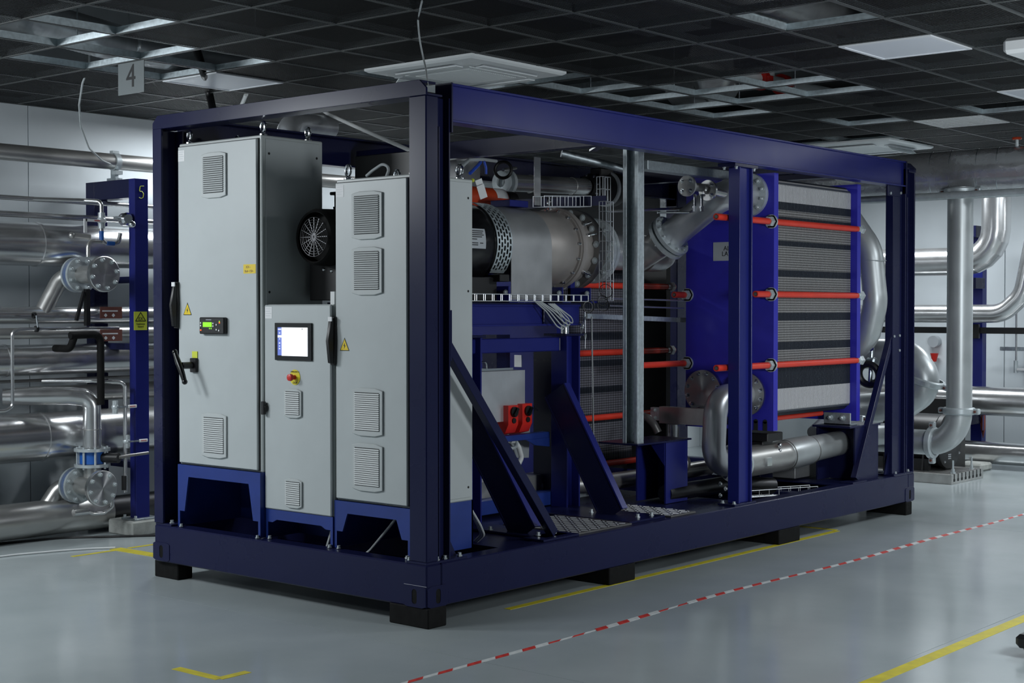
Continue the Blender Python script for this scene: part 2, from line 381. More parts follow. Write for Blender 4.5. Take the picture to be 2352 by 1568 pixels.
for (p, q, r_, s_) in ((.006, GP-.006, .006, .03), (.006, GP-.006, GP-.03, GP-.006), (.006, .03, .03, GP-.03), (GP-.03, GP-.006, .03, GP-.03)): m.box(x0+p, x0+q, y0+r_, y0+s_, ZC-.006, ZC+.03)
m.build('frame', 'white', t)
def cassette(cx, cy, label, openflap):
    t = thing('cassette_air_conditioner', label, 'air conditioner', (cx, cy, ZC-.05)); h = .475
    prof = [(-h, ZC-.012), (-h+.02, ZC-.03), (-.30, ZC-.042), (.30, ZC-.042), (h-.02, ZC-.03), (h, ZC-.012), (h, ZC), (-h, ZC)]
    def sq(r, z): return [(cx-r, cy-r, z), (cx+r, cy-r, z), (cx+r, cy+r, z), (cx-r, cy+r, z)]
    m = MB(); L = [sq(h, ZC+.001), sq(h, ZC-.014), sq(h-.02, ZC-.026), sq(.345, ZC-.04)]
    for i in range(3): m.add(L[i]+L[i+1], [(k, (k+1) % 4, 4+(k+1) % 4, 4+k) for k in range(4)])
    m.add(sq(.345, ZC-.04)+sq(.27, ZC-.04), [(k, (k+1) % 4, 4+(k+1) % 4, 4+k) for k in range(4)])
    m.build('fascia', 'ac_white', t, sharp=12)
    m = MB().box(cx-.285, cx+.285, cy-.285, cy+.285, ZC-.043, ZC-.038)
    m.build('intake_panel', 'ac_white', t)
    g = MB()
    for k in range(26): yy = cy-.23+.46*k/25; g.box(cx-.235, cx+.235, yy-.004, yy+.004, ZC-.046, ZC-.043)
    g.build('intake_louvre', 'ac_white', t)
    for k, (dx, dy) in enumerate(((0, -1), (0, 1), (-1, 0), (1, 0))):
        m = MB(); c = Vector((cx+dx*.36, cy+dy*.36, ZC-.043)); al = Vector((dy, dx, 0)); a = c-al*.27; b = c+al*.27
        MB().bar(a, b, .075, .004).build('outlet_slot', 'label_grey', t)
        if k in openflap:
            o = Vector((dx*.02, dy*.02, -.03)); m.bar(a+o, b+o, .065, .006, up=(dx*.9, dy*.9, 1)).build('flap', 'ac_white', t)
        else: m.bar(a+Vector((0,0,-.004)), b+Vector((0,0,-.004)), .062, .006).build('flap', 'ac_white', t)
cassette(-1.06, 1.50, 'white square cassette air conditioner above the front of the container frame', (2,))
cassette(-1.12, 7.35, 'white cassette air conditioner further back near the silver duct', (3,))
# white projector-like unit at the top right corner
t = thing('wall_projector', 'small white rounded unit hanging at the top right corner', 'ceiling unit', (2.42, 2.55, 3.15))
MB().box(2.20, 2.62, 2.45, 2.80, 3.20, 3.29).build('body', 'white', t, bevel=.02)
MB().cyl((2.42, 2.6, 3.29), (2.42, 2.6, 3.5), .02).build('stem', 'white', t)
# ------------------------------------------------------------------ services above the grid
def flex(name, pts, r, label, cat='duct', group=None, n=20, matn='duct_silver', pitch=.035):
    P = [Vector(p) for p in pts]; t = []
    for i in range(len(P)-1):
        k = max(2, int((P[i+1]-P[i]).length/pitch*2))
        for q in range(k): t.append(P[i].lerp(P[i+1], q/k))
    t.append(P[-1]); rs = [r*(1+(.035 if i % 2 else -.03)) for i in range(len(t))]
    m = MB(); m.tube(t, rs, n); return m.build(name, matn, label=label, cat=cat, group=group, sharp=50)
flex('flexible_duct', [(-2.3, -2.0, 3.56), (-2.6, -.85, 3.53), (-2.86, .1, 3.51), (-2.90, 1.1, 3.53), (-2.8, 2.4, 3.6)], .12, 'ribbed silver flexible duct seen through the open bays above the 4 sign')
flex('flexible_duct', [(-.75, 4.0, 3.72), (-1.05, 4.5, 3.66), (-1.3, 5.0, 3.66), (-2.0, 5.5, 3.75)], .17, 'crumpled silver flexible duct above the open bays in the middle')
flex('flexible_duct', [(1.1, 1.2, 3.58), (1.12, 2.2, 3.56), (1.1, 3.4, 3.6)], .11, 'silver flexible duct at the very top right of the picture')
flex('flexible_duct', [(.62, .8, 3.6), (.68, 2.0, 3.58), (.7, 3.2, 3.62)], .08, 'thin silver flexible duct beside the wider one at top right')
m = MB().box(-.35, .15, -.6, 2.6, 3.62, 3.92).build('rectangular_duct', 'duct_silver', label='flat galvanised rectangular duct above the mesh right of the centre', cat='duct')
m = MB().box(1.5, 2.6, 2.9, 4.0, 3.42, 3.6).build('insulated_duct', 'duct_silver', label='foil covered flat duct above the mesh around the right light panel', cat='duct')
m = MB().cyl((-4.4, 2.8, 3.66), (4.4, 2.8, 3.66), .05).build('service_pipe', 'pipe_dark', label='dark service pipe crossing above the mesh ceiling', cat='pipe')
m = MB(); m.tube([(-.72, 3.6, 3.6), (-.62, 6.4, 3.6)], .055, 16)
t = thing('sprinkler_pipe', 'white pipe with two red couplings above the open ceiling bays', 'pipe', (-.67, 5, 3.55))
m.build('pipe_run', 'white', t)
for yy in (4.62, 4.98): MB().cyl((-.68, yy-.035, 3.6), (-.68, yy+.035, 3.6), .085).box(-.79, -.57, yy-.03, yy+.03, 3.58, 3.62).build('coupling', 'red', t)
MB().cyl((-.68, 4.8, 3.65), (-.68, 4.8, 3.73), .03).build('plug', 'white', t)
for k, (a, b) in enumerate((((-4.5, -.9, 4.0), (4.2, -.9, 4.0)), ((-4.5, .35, 4.0), (4.2, .35, 4.0)), ((-4.5, 5.9, 3.9), (4.2, 5.9, 3.9)))):
    m = MB().bar(a, b, .3, .01)
    for s_ in (-.15, .15): m.bar((a[0], a[1]+s_, a[2]+.03), (b[0], b[1]+s_, b[2]+.03), .006, .07)
    m.build('overhead_cable_tray', 'galv', label=['galvanised cable tray above the front mesh tiles', 'galvanised cable tray above the hanging number sign', 'galvanised cable tray above the far mesh tiles'][k], cat='cable tray')
# sign with the number 4
t = thing('number_sign', 'white square sign with a black 4 hanging from the ceiling grid', 'sign', (-2.481, -0.13, 3.169))
a = (-2.62, -0.13, 3.385); b = (-2.342, -0.13, 3.142)
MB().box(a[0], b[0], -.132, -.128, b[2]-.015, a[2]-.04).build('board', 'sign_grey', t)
text('4', 'digit', ((a[0]+b[0])/2, -.1335, (a[2]+b[2])/2-.03), .21, (R(90), 0, 0), 'black', t)
# cables hanging from the ceiling
MB().tube([(-2.9, -0.16, 3.497), (-3.1, -0.023, 3.387), (-3.4, 0.121, 3.316), (-3.7, 0.292, 3.21), (-3.95, 0.471, 3.092), (-4.15, 0.675, 2.963), (-4.28, 0.879, 2.895), (-4.34, 1.011, 2.875)], .007, 8, bend=.25).build('hanging_cable', 'cable_grey', label='thin grey cable drooping from the ceiling to the top pipe clamp', cat='cable')
MB().tube([(0.274, -0.317, 3.322), (-0.157, 0.1, 3.343), (-0.144, 0.1, 3.234), (-0.213, 0.2, 3.158), (-0.094, 0.1, 3.061), (-0.043, 0.06, 2.965)], .005, 8, bend=.3).build('hanging_cable', 'cable_grey', label='grey cable hanging down to the near corner of the container frame', cat='cable')
MB().tube([(-2.556, 0.448, 3.5), (-2.445, 0.419, 3.33), (-3.39, 1.2, 3.409), (-2.942, 0.9, 3.139), (-2.802, 0.8, 3.001)], .028, 12, bend=.3).build('black_hose', 'black', label='thick black hose hanging from the ceiling behind the left cabinet', cat='hose')
MB().tube([(-2.977, 1.64, 3.4), (-2.985, 1.8, 3.356), (-2.61, 1.7, 3.192), (-1.969, 1.5, 2.986), (-1.375, 1.3, 2.803)], .014, 10, bend=.3).build('white_cable', 'cable_white', label='thick white cable running down behind the near corner post', cat='cable')
MB().tube([(-3.483, 1.6, 3.329), (-3.025, 1.264, 3.33)], .016, 10).build('white_rod', 'cable_white', label='short white rod between ceiling and front header', cat='rod')
q = Vector((-2.603, 1.2, 3.069)); MB().tube([q+Vector((-.1,.6,.04)), q+Vector((-.02,.12,.02)), q+Vector((.06,.04,-.25))], .085, 32, bend=.15).build('exhaust_duct', 'duct_silver', label='short shiny duct coming down behind the tall left cabinet', cat='duct')

# ------------------------------------------------------------------ container frame
CW, CL = 2.438, 6.058; ZB, ZT, ZH = .111, .347, 2.992
fr = thing('container_frame', 'dark navy open steel container frame carrying the whole machine', 'steel frame', (-CW/2, CL/2, ZB))
def P(name, m, matn='navy', bevel=.004, parent=None, **k): return m.build(name, matn, parent or fr, bevel=bevel, **k)
P('base_beam', MB().box(-CW, 0, 0, .12, ZB, ZT), bevel=.008)
P('base_beam', MB().box(-.12, 0, .12, CL-.12, ZB, ZT), bevel=.006)
P('base_beam', MB().box(-CW, -CW+.12, .12, CL-.12, ZB, ZT), bevel=.006)
P('base_beam', MB().box(-CW, 0, CL-.12, CL, ZB, ZT), bevel=.008)
for yy in (1.0, 2.0, 2.95, 3.55, 4.35, 5.1): P('floor_stringer', MB().box(-CW+.12, -.12, yy-.05, yy+.05, ZB+.04, ZT-.02))
P('belly_pan', MB().box(-CW+.12, -.12, .12, CL-.12, ZB+.03, ZB+.036), bevel=0)
P('deck_plate', MB().box(-1.25, -.12, .75, 2.0, ZT-.014, ZT-.004), bevel=0)
P('deck_plate', MB().box(-1.25, -.12, 2.0, 3.48, ZT-.014, ZT-.004), bevel=0)
P('deck_plate', MB().box(-1.4, -.12, 4.86, 5.9, ZT-.014, ZT-.004), bevel=0)
# corner fittings with oval slots
for (c, ax) in (((-.09, -.004, .170), '-y'), ((-CW+.075, -.004, .178), '-y'), ((.004, .09, .170), 'x'), ((.004, CL-.09, .170), 'x')):
    cf = P('corner_fitting', MB().slotplate(c, ax, .17, .118, .012, .038, .082, deep=.0035), bevel=0)
    sl = [(math.cos(2*math.pi*k/20)*.018, math.sin(2*math.pi*k/20)*.018+(.022 if k < 10 else -.022)) for k in range(20)]
    mm = MB().prism([(c[0]+u, c[2]+v) for u, v in sl], 'y', c[1]+.002, c[1]+.0038) if ax == '-y' else MB().prism([(c[1]+u, c[2]+v) for u, v in sl], 'x', c[0]-.0038, c[0]-.002)
    P('slot_opening', mm, 'rubber', 0, cf)  # black plate stands in for the shade inside the slot
# near corner post: box section with a channel behind it
z0, z1 = ZT+.014, 2.906
pn = P('corner_post', MB().box(-.132, 0, .0, .098, z0, z1), bevel=.006)
P('post_web', MB().box(-.06, -.045, .098, .198, z0, z1).box(-.132, -.005, .188, .198, z0, z1).box(-.05, -.038, .14, .150, z0, 2.75), parent=pn, bevel=.001)
P('base_plate', MB().box(-.16, -.004, .004, .34, ZT, ZT+.014), bevel=.002)
P('post_gusset', MB().prism([(.2, ZT+.014), (.31, ZT+.014), (.2, ZT+.20)], 'x', -.075, -.063), bevel=0)
P('bolts', MB().lathe((-.03, .115, ZT+.014), (0,0,1), [(0,.016),(.006,.016),(.006,.011),(.02,.011)], 6).lathe((-.03, .18, ZT+.014), (0,0,1), [(0,.016),(.006,.016),(.006,.011),(.02,.011)], 6).lathe((-.03, .30, ZT+.014), (0,0,1), [(0,.016),(.006,.016),(.006,.011),(.02,.011)], 6).lathe((-.145, .015, ZT+.014), (0,0,1), [(0,.012),(.006,.012),(.006,.009),(.018,.009)], 6), 'zinc', bevel=0)
# left front post (channel open to the inside), rear posts
P('corner_post', MB().box(-CW, -CW+.092, 0, .016, z0, z1).box(-CW, -CW+.016, .016, .165, z0, z1).box(-CW, -CW+.092, .165, .18, z0, z1), bevel=.002)
P('base_plate', MB().box(-CW+.005, -CW+.17, .006, .2, ZT, ZT+.014), bevel=.002)
P('bolts', MB().lathe((-CW+.12, .05, ZT+.014), (0,0,1), [(0,.016),(.006,.016),(.006,.011),(.02,.011)], 6).lathe((-CW+.12, .15, ZT+.014), (0,0,1), [(0,.016),(.006,.016),(.006,.011),(.02,.011)], 6), 'zinc', bevel=0)
pf = P('corner_post', MB().box(-.13, -.05, CL-.19, CL-.004, z0, 2.93).box(-.13, -.004, CL-.19, CL-.175, z0, 2.93).box(-.13, -.004, CL-.02, CL-.004, z0, 2.93).box(-.055, -.03, CL-.10, CL-.085, z0, 2.7), bevel=.002)
P('post_cap', MB().box(-.13, .0, CL-.18, CL, 2.93, 2.945), 'navy', .001, pf)
P('post_cap_cone', MB().add([(-.13, CL-.17, 2.945), (0, CL-.17, 2.945), (0, CL-.01, 2.945), (-.13, CL-.01, 2.945), (-.13, CL-.16, 2.985), (-.03, CL-.16, 2.985), (-.03, CL-.09, 2.985), (-.13, CL-.09, 2.985)], [(0,1,5,4),(1,2,6,5),(2,3,7,6),(3,0,4,7),(4,5,6,7),(3,2,1,0)]), 'navy', 0, pf)
P('base_plate', MB().box(-.16, -.004, CL-.38, CL-.006, ZT, ZT+.016), bevel=.002)
P('bolts', MB().lathe((-.03, CL-.30, ZT+.016), (0,0,1), [(0,.014),(.005,.014),(.005,.01),(.018,.01)], 6).lathe((-.03, CL-.16, ZT+.016), (0,0,1), [(0,.014),(.005,.014),(.005,.01),(.018,.01)], 6).lathe((-.03, CL-.06, ZT+.016), (0,0,1), [(0,.014),(.005,.014),(.005,.01),(.018,.01)], 6), 'zinc', bevel=0)
P('inner_column', MB().box(-.10, -.03, CL-.365, CL-.20, ZT+.016, 2.78), bevel=.003)
P('column_gusset', MB().prism([(CL-.365, ZT+.016), (CL-.44, ZT+.016), (CL-.365, ZT+.2)], 'x', -.07, -.06), bevel=0)
P('head_plate', MB().box(-.045, -.028, CL-.465, CL-.195, 2.69, 2.785), bevel=.004)
P('bolts', MB().lathe((-.028, CL-.425, 2.712), (1,0,0), [(0,.012),(.008,.012)], 8).lathe((-.028, CL-.235, 2.725), (1,0,0), [(0,.012),(.008,.012)], 8).lathe((-.028, CL-.345, 1.52), (1,0,0), [(0,.011),(.008,.011)], 8).lathe((-.028, CL-.245, 1.525), (1,0,0), [(0,.011),(.008,.011)], 8).lathe((-.028, CL-.245, 1.40), (1,0,0), [(0,.011),(.008,.011)], 8), 'zinc', bevel=0)
P('corner_post', MB().box(-CW, -CW+.13, CL-.19, CL, z0, 2.93), bevel=.006)
# front header with chamfered ends, rear header
def header(y0, y1):
    return MB().prism([(-CW, 2.906), (-CW, 2.945), (-CW+.05, ZH), (-.05, ZH), (0, 2.945), (0, 2.906)], 'y', y0, y1)
P('front_header', header(0, .014), bevel=.002)
P('front_header_web', MB().box(-CW+.05, -.05, .014, .13, ZH-.014, ZH).box(-CW, 0, .014, .13, 2.906, 2.917), bevel=.001)
P('front_header_back', MB().box(-CW+.05, -.14, .13, .138, 2.906, ZH), bevel=.001)
P('rear_header', header(CL-.13, CL), bevel=.003)
# long top beams: channel sections
for s in (0, 1):
    f = lambda a: a if s == 0 else -CW-a
    def bx(x0, x1, *r):
        a, b = sorted((f(x0), f(x1))); return MB().box(a, b, *r)
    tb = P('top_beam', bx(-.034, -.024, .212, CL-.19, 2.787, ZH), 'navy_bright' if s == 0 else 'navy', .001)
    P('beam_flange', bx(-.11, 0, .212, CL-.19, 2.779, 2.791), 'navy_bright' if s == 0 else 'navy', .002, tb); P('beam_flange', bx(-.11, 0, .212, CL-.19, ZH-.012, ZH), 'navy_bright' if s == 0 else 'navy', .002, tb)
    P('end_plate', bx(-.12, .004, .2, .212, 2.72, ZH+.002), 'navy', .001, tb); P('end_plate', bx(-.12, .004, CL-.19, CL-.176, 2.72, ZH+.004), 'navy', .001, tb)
P('roof_cross_beam', MB().box(-CW+.1, -.1, 1.72, 1.80, 2.785, 2.90), bevel=.002)
P('roof_cross_beam', MB().box(-CW+.1, -.1, 4.4, 4.48, 2.80, 2.90), bevel=.002)
P('roof_gusset', MB().bar((-.15, 1.8, 2.80), (-.42, 2.05, 2.80), .05, .012), bevel=0)
# middle column
mc = P('mid_column', MB().box(-.105, -.012, 3.235, 3.248, ZT+.015, 2.755).box(-.045, -.035, 3.248, 3.40, ZT+.015, 2.755).box(-.105, -.012, 3.40, 3.413, ZT+.015, 2.755), 'navy_bright', .002)
P('foot_plate', MB().box(-.15, -.004, 3.17, 3.46, ZT, ZT+.015), 'navy', .002, mc)
P('head_plate', MB().box(-.15, -.004, 3.16, 3.47, 2.755, 2.779), 'navy', .002, mc)
P('bolts', MB().lathe((-.125, 3.2, ZT+.015), (0,0,1), [(0,.016),(.005,.016),(.005,.011),(.018,.011)], 6).lathe((-.03, 3.2, ZT+.015), (0,0,1), [(0,.016),(.005,.016),(.005,.011),(.018,.011)], 6).lathe((-.12, 3.2, 2.755), (0,0,-1), [(0,.014),(.005,.014),(.005,.01),(.018,.01)], 6).lathe((-.02, 3.2, 2.755), (0,0,-1), [(0,.014),(.005,.014),(.005,.01),(.018,.01)], 6).lathe((-.02, 3.44, 2.755), (0,0,-1), [(0,.014),(.005,.014),(.005,.01),(.018,.01)], 6), 'zinc', 0, mc)
# diagonal braces
P('long_brace', MB().bar((-.10, .235, 1.58), (-.11, 1.235, .375), .055, .055, up=(1,0,0)), bevel=.002)
P('brace_plate', MB().box(-.13, -.004, .198, .212, 1.46, 1.74), bevel=.001)
P('brace_foot', MB().box(-.19, -.03, 1.05, 1.40, ZT, ZT+.014), bevel=.002)
P('far_brace', MB().bar((-.065, 5.73, 1.53), (-.065, 5.09, .375), .05, .05, up=(1,0,0)), bevel=.002)
P('brace_foot', MB().box(-.13, -.01, 4.96, 5.2, ZT, ZT+.012), bevel=.001)
for k, (yy, x1, z1b, x0b) in enumerate(((1.2, -.86, 1.18, -.30), (2.25, -.90, 1.18, -.40))):
    b = P('table_brace', MB().bar((x1, yy, z1b), (x0b, yy, .35), .19, .012, up=(0,1,0)), bevel=0)
    d = (Vector((x0b, yy, .35))-Vector((x1, yy, z1b))).normalized(); nrm = Vector((-d.z, 0, d.x)); nrm = nrm if nrm.x > 0 else -nrm
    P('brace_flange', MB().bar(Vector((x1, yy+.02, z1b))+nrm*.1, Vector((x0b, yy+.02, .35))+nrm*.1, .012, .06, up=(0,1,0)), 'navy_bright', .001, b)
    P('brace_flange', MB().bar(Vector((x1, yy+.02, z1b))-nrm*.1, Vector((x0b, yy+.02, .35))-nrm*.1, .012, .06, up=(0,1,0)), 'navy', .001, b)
    P('brace_foot', MB().box(-.98, -.08, yy-(.07 if k == 0 else .25), yy+.16, ZT, ZT+.014), bevel=.002)
    P('bolts', MB().lathe((-.17, yy-.03, ZT+.014), (0,0,1), [(0,.018),(.005,.018),(.005,.012),(.022,.012)], 6).lathe((-.15, yy+.1, ZT+.014), (0,0,1), [(0,.018),(.005,.018),(.005,.012),(.022,.012)], 6).lathe((-.55, yy-.04, ZT+.014), (0,0,1), [(0,.018),(.005,.018),(.005,.012),(.022,.012)], 6), 'zinc', bevel=0)
# machine table: legs and beams
for yy in (1.2, 2.25):
    P('table_leg', MB().box(-.975, -.835, yy+.05, yy+.064, ZT, 1.56).box(-.91, -.9, yy+.064, yy+.19, ZT, 1.56).box(-.975, -.835, yy+.19, yy+.204, ZT, 1.56), 'navy_bright', .002)
    P('leg_top_plate', MB().box(-1.02, -.82, yy+.02, yy+.23, 1.56, 1.575), bevel=.002)
    P('table_leg', MB().box(-1.62, -1.48, yy+.05, yy+.2, ZT, 1.56), bevel=.002)
P('leg_panel', MB().box(-1.235, -.98, 2.42, 2.436, .42, 1.50), bevel=.001)
P('table_beam', MB().box(-.905, -.895, .75, 2.52, 1.645, 1.765).box(-.98, -.88, .75, 2.52, 1.765, 1.778).box(-.98, -.88, .75, 2.52, 1.632, 1.645), 'navy_bright', .001)
P('table_beam', MB().box(-1.6, -1.52, .75, 2.52, 1.64, 1.775), bevel=.001)
for yy in (.9, 1.5, 2.3): P('table_cross', MB().box(-1.52, -.98, yy, yy+.08, 1.65, 1.76), bevel=.001)
P('table_plate', MB().box(-1.6, -.88, .75, 2.52, 1.778, 1.79), bevel=.001)
P('table_gusset', MB().prism([(2.1, 1.645), (2.1, 1.765), (2.22, 1.765), (2.34, 1.645)], 'x', -.893, -.88), 'navy', 0)
P('lower_beam', MB().box(-.95, -.88, .75, 2.28, 1.455, 1.55), 'navy_bright', .006)
P('vibration_mount', MB().cyl((-.9, 2.36, 1.576), (-.9, 2.36, 1.63), .03, n=16).cyl((-.9, 2.36, 1.55), (-.9, 2.36, 1.66), .01, n=8), 'chrome', 0)
# box pedestals
p1 = P('pedestal', MB().box(-.735, -.72, 2.99, 3.27, ZT, .79).box(-.72, -.47, 3.25, 3.27, ZT, .79).box(-.485, -.47, 2.99, 3.25, ZT, .79).prism([(-.50, .79), (-.62, .79), (-.48, .62), (-.48, .79)], 'y', 2.985, 2.992), 'navy_bright', .001)
P('pedestal_top', MB().box(-.80, -.455, 2.62, 3.3, .79, .802), 'navy', .001, p1)
p2 = P('pedestal', MB().box(-.39, -.375, 5.05, 5.53, ZT, .785).box(-.375, -.075, 5.51, 5.53, ZT, .785).box(-.09, -.075, 5.12, 5.51, ZT, .785).box(-.375, -.09, 5.25, 5.265, ZT, .785), 'navy', .001)
P('pedestal_top', MB().box(-.41, -.07, 5.02, 5.56, .785, .80), 'navy', .001, p2)
p3 = P('pedestal', MB().box(-1.0, -.62, 4.55, 4.75, ZT, .80), 'navy', .002)
# weld beads: narrow raised strips, paler than the navy
P('weld_bead', MB().tube([(-.17, -.001, .231), (0, -.001, .231)], .0022, 6), 'weld', 0)
P('weld_bead', MB().tube([(.0, CL-.175, .231), (0, CL-.01, .231)], .002, 6), 'weld', 0)
P('weld_bead', MB().tube([(-.002, CL-.37, ZT+.001), (-.002, CL-.01, ZT+.001)], .002, 6), 'weld', 0)
P('weld_bead', MB().tube([(-.88, 2.1, 1.66), (-.878, 2.1, 1.755)], .004, 6), 'weld', 0)
P('weld_bead', MB().tube([(-.878, 2.275, 1.46), (-.878, 2.275, 1.545)], .004, 6), 'weld', 0)
# galvanised channel upright and top strut: bolted on later, a thing of their own
t = thing('channel_upright', 'tall galvanised steel channel upright standing on the box pedestal', 'steel channel', (-.55, 2.78, .802))
MB().box(-.62, -.49, 2.735, 2.742, .802, 2.94).build('channel_web', 'galv', t, bevel=.001)
MB().box(-.58, -.53, 2.722, 2.735, .802, 2.94).build('web_rib', 'galv', t, bevel=.006)
MB().box(-.498, -.49, 2.665, 2.735, .802, 2.94).box(-.52, -.498, 2.665, 2.672, .802, 2.94).build('right_flange', 'galv_light', t, bevel=.001)
MB().box(-.62, -.612, 2.665, 2.735, .802, 2.94).box(-.612, -.588, 2.665, 2.672, .802, 2.94).build('left_flange', 'galv_light', t, bevel=.001)
bolt_set('bolt', t, (-.555, 2.722, .87), (0,-1,0), .0001, 1, .012, .02); bolt_set('bolt', t, (-.53, 2.735, 2.76), (0,-1,0), .0001, 1, .010, .02)
MB().box(-.62, -.50, 2.80, 4.0, 2.735, 2.80).build('top_strut', 'galv_light', label='galvanised strut running level just under the long top beam', cat='steel channel', bevel=.003)
MB().tube([(-1.1, 2.574, 2.87), (-0.75, 2.979, 2.747)], .028, 16).build('roof_tube', 'galv', label='dull grey tube under the roof left of the channel upright', cat='tube')
# ------------------------------------------------------------------ blocks under the skid
def block(x0, x1, y0, y1, label): MB().box(x0, x1, y0, y1, 0, ZB).build('support_block', 'rubber', label=label, cat='support block', group='black blocks under the skid', bevel=.006)
block(-.29, .012, .0, .15, 'black block under the near corner of the skid')
block(-2.48, -2.235, .03, .15, 'black block under the left front corner of the skid')
block(-.42, -.004, 1.68, 1.96, 'black block under the long side, second from the near corner')
block(-.42, -.004, 3.79, 4.1, 'black block under the long side, third from the near corner')
block(-.36, .012, 5.88, 5.99, 'black block under the far right corner of the skid')
block(-2.44, -2.1, 5.85, 6.0, 'black block under the far left corner of the skid, mostly hidden')
# ------------------------------------------------------------------ chequer plates on the deck
def chequer(x0, x1, y0, y1, label):
    t = thing('chequer_plate', label, 'floor plate', ((x0+x1)/2, (y0+y1)/2, ZT), 'aluminium tread plates on the skid deck')
    MB().box(x0, x1, y0, y1, ZT+.001, ZT+.012).build('plate', 'dark_steel', t, bevel=.001)
    m = MB(); k = 0; yy = y0+.02
    while yy < y1-.015:
        xx = x0+.02; i = 0
        while xx < x1-.015:
            s = 1 if (i+k) % 2 else -1; a = Vector((xx-.015, yy-.015*s, ZT+.0125)); b = Vector((xx+.015, yy+.015*s, ZT+.0125))
            m.bar(a, b, .011, .006); xx += .05; i += 1
        yy += .05; k += 1
    m.build('tread', 'alu', t, kind='stuff', flat=True)
chequer(-.66, -.05, 1.41, 1.985, 'bright tread plate between the two diagonal braces')
chequer(-.66, -.045, 2.43, 2.73, 'bright tread plate in front of the box pedestal')

# ------------------------------------------------------------------ electrical cabinets
def grille(t, x, z, w, h, y, n=None):
    # x,z centre; front face of the door at y (facing -y)
    n = n or max(8, int(h/.0165)); top, bot = z+h/2, z-h/2
    poly = [(x-w/2, bot+.012), (x-w/2, top-.012), (x-w/4, top), (x+w/4, top), (x+w/2, top-.012), (x+w/2, bot+.012), (x+w/4, bot), (x-w/4, bot)]
    g = MB().prism(poly, 'y', y-.012, y).build('filter_grille', 'grille', t, bevel=.003)
    MB().box(x-w*.40, x+w*.40, y-.0125, y-.0115, bot+h*.11, top-h*.09).build('recess', 'dark_gap', g)
    z0 = bot+h*.12; z1 = top-h*.10; s0 = None
    for k in range(n):
        zz = z0+(z1-z0)*(k+.5)/n; th = (z1-z0)/n*.34
        if s0 is None:
            s0 = MB().add([(x-w*.405, y-.0128, zz-th), (x+w*.405, y-.0128, zz-th), (x+w*.405, y-.019, zz-th), (x-w*.405, y-.019, zz-th), (x-w*.405, y-.0128, zz+th), (x+w*.405, y-.0128, zz+th), (x+w*.405, y-.016, zz+th), (x-w*.405, y-.016, zz+th)],
                [(0,1,2,3),(4,7,6,5),(0,4,5,1),(1,5,6,2),(2,6,7,3),(3,7,4,0)]).build('slat', 'grille', g); zs = zz
        else: dup(s0, (0, 0, zz-zs))
    return g
def eyebolt(t, x, y, z):
    MB().lathe((x, y, z), (0,0,1), [(0,.026),(.01,.026),(.016,.014),(.024,.012)], 14).torus((x, y, z+.054), (.3,1,0), .029, .0095, 22, 8).build('eye_bolt', 'chrome', t)
def swing_handle(t, x, z, y, h=.30):
    hd = MB().prism([(x-.02, z-h/2), (x-.026, z), (x-.02, z+h/2), (x+.02, z+h/2), (x+.026, z), (x+.02, z-h/2)], 'y', y-.018, y).build('handle', 'black', t, bevel=.004)
    MB().add([(x-.016, y-.018, z-h*.47), (x+.016, y-.018, z-h*.47), (x+.016, y-.018, z+h*.44), (x-.016, y-.018, z+h*.44),
              (x-.012, y-.042, z-h*.45), (x+.012, y-.042, z-h*.45), (x+.012, y-.058, z), (x-.012, y-.058, z), (x+.012, y-.034, z+h*.43), (x-.012, y-.034, z+h*.43)],
             [(0,1,5,4),(4,5,6,7),(7,6,8,9),(9,8,2,3),(0,4,7,9,3),(1,2,8,6,5),(0,3,2,1)]).build('grip', 'black', hd, bevel=.002)
    MB().box(x-.016, x+.016, y-.036, y-.03, z+h*.40, z+h*.49).build('latch_plate', 'label_white', hd)
def warn_triangle(t, x, z, y, s=.085):
    w = MB().prism([(x-s/2, z), (x+s/2, z), (x, z+s*.95)], 'y', y-.0012, y).build('warning_sticker', 'black', t)
    MB().prism([(x-s*.42, z+s*.05), (x+s*.42, z+s*.05), (x, z+s*.84)], 'y', y-.0018, y-.0012).build('yellow_field', 'yellow', w)
    MB().prism([(x+.004, z+s*.58), (x-.009, z+s*.34), (x-.001, z+s*.36), (x-.004, z+s*.13), (x+.009, z+s*.40), (x+.001, z+s*.38)], 'y', y-.0024, y-.0018).build('bolt_symbol', 'black', w)
def sticker(t, x0, x1, z0, z1, y, lines=4):
    k = MB().box(x0, x1, y-.001, y, z0, z1).build('type_label', 'label_white', t); m = MB()
    for i in range(lines): zz = z1-(z1-z0)*(i+.8)/(lines+1); m.box(x0+.006, x1-.006-(.012 if i % 2 else 0), y-.0014, y-.001, zz-.0009, zz+.0009)
    m.build('print', 'label_grey', k)
def cabinet(label, x0, x1, y0, y1, z0, z1, edge=.022):
    t = thing('electrical_cabinet', label, 'cabinet', ((x0+x1)/2, (y0+y1)/2, ZT), 'grey electrical cabinets at the front end')
    MB().box(x0, x1, y0+.022, y1, z0, z1).build('body', 'cab_frame', t, bevel=.006)
    MB().box(x0+.012, x1-.022, y0+.016, y0+.0225, z0+.01, z1-.017).build('door_gap', 'dark_gap', t)
    return t
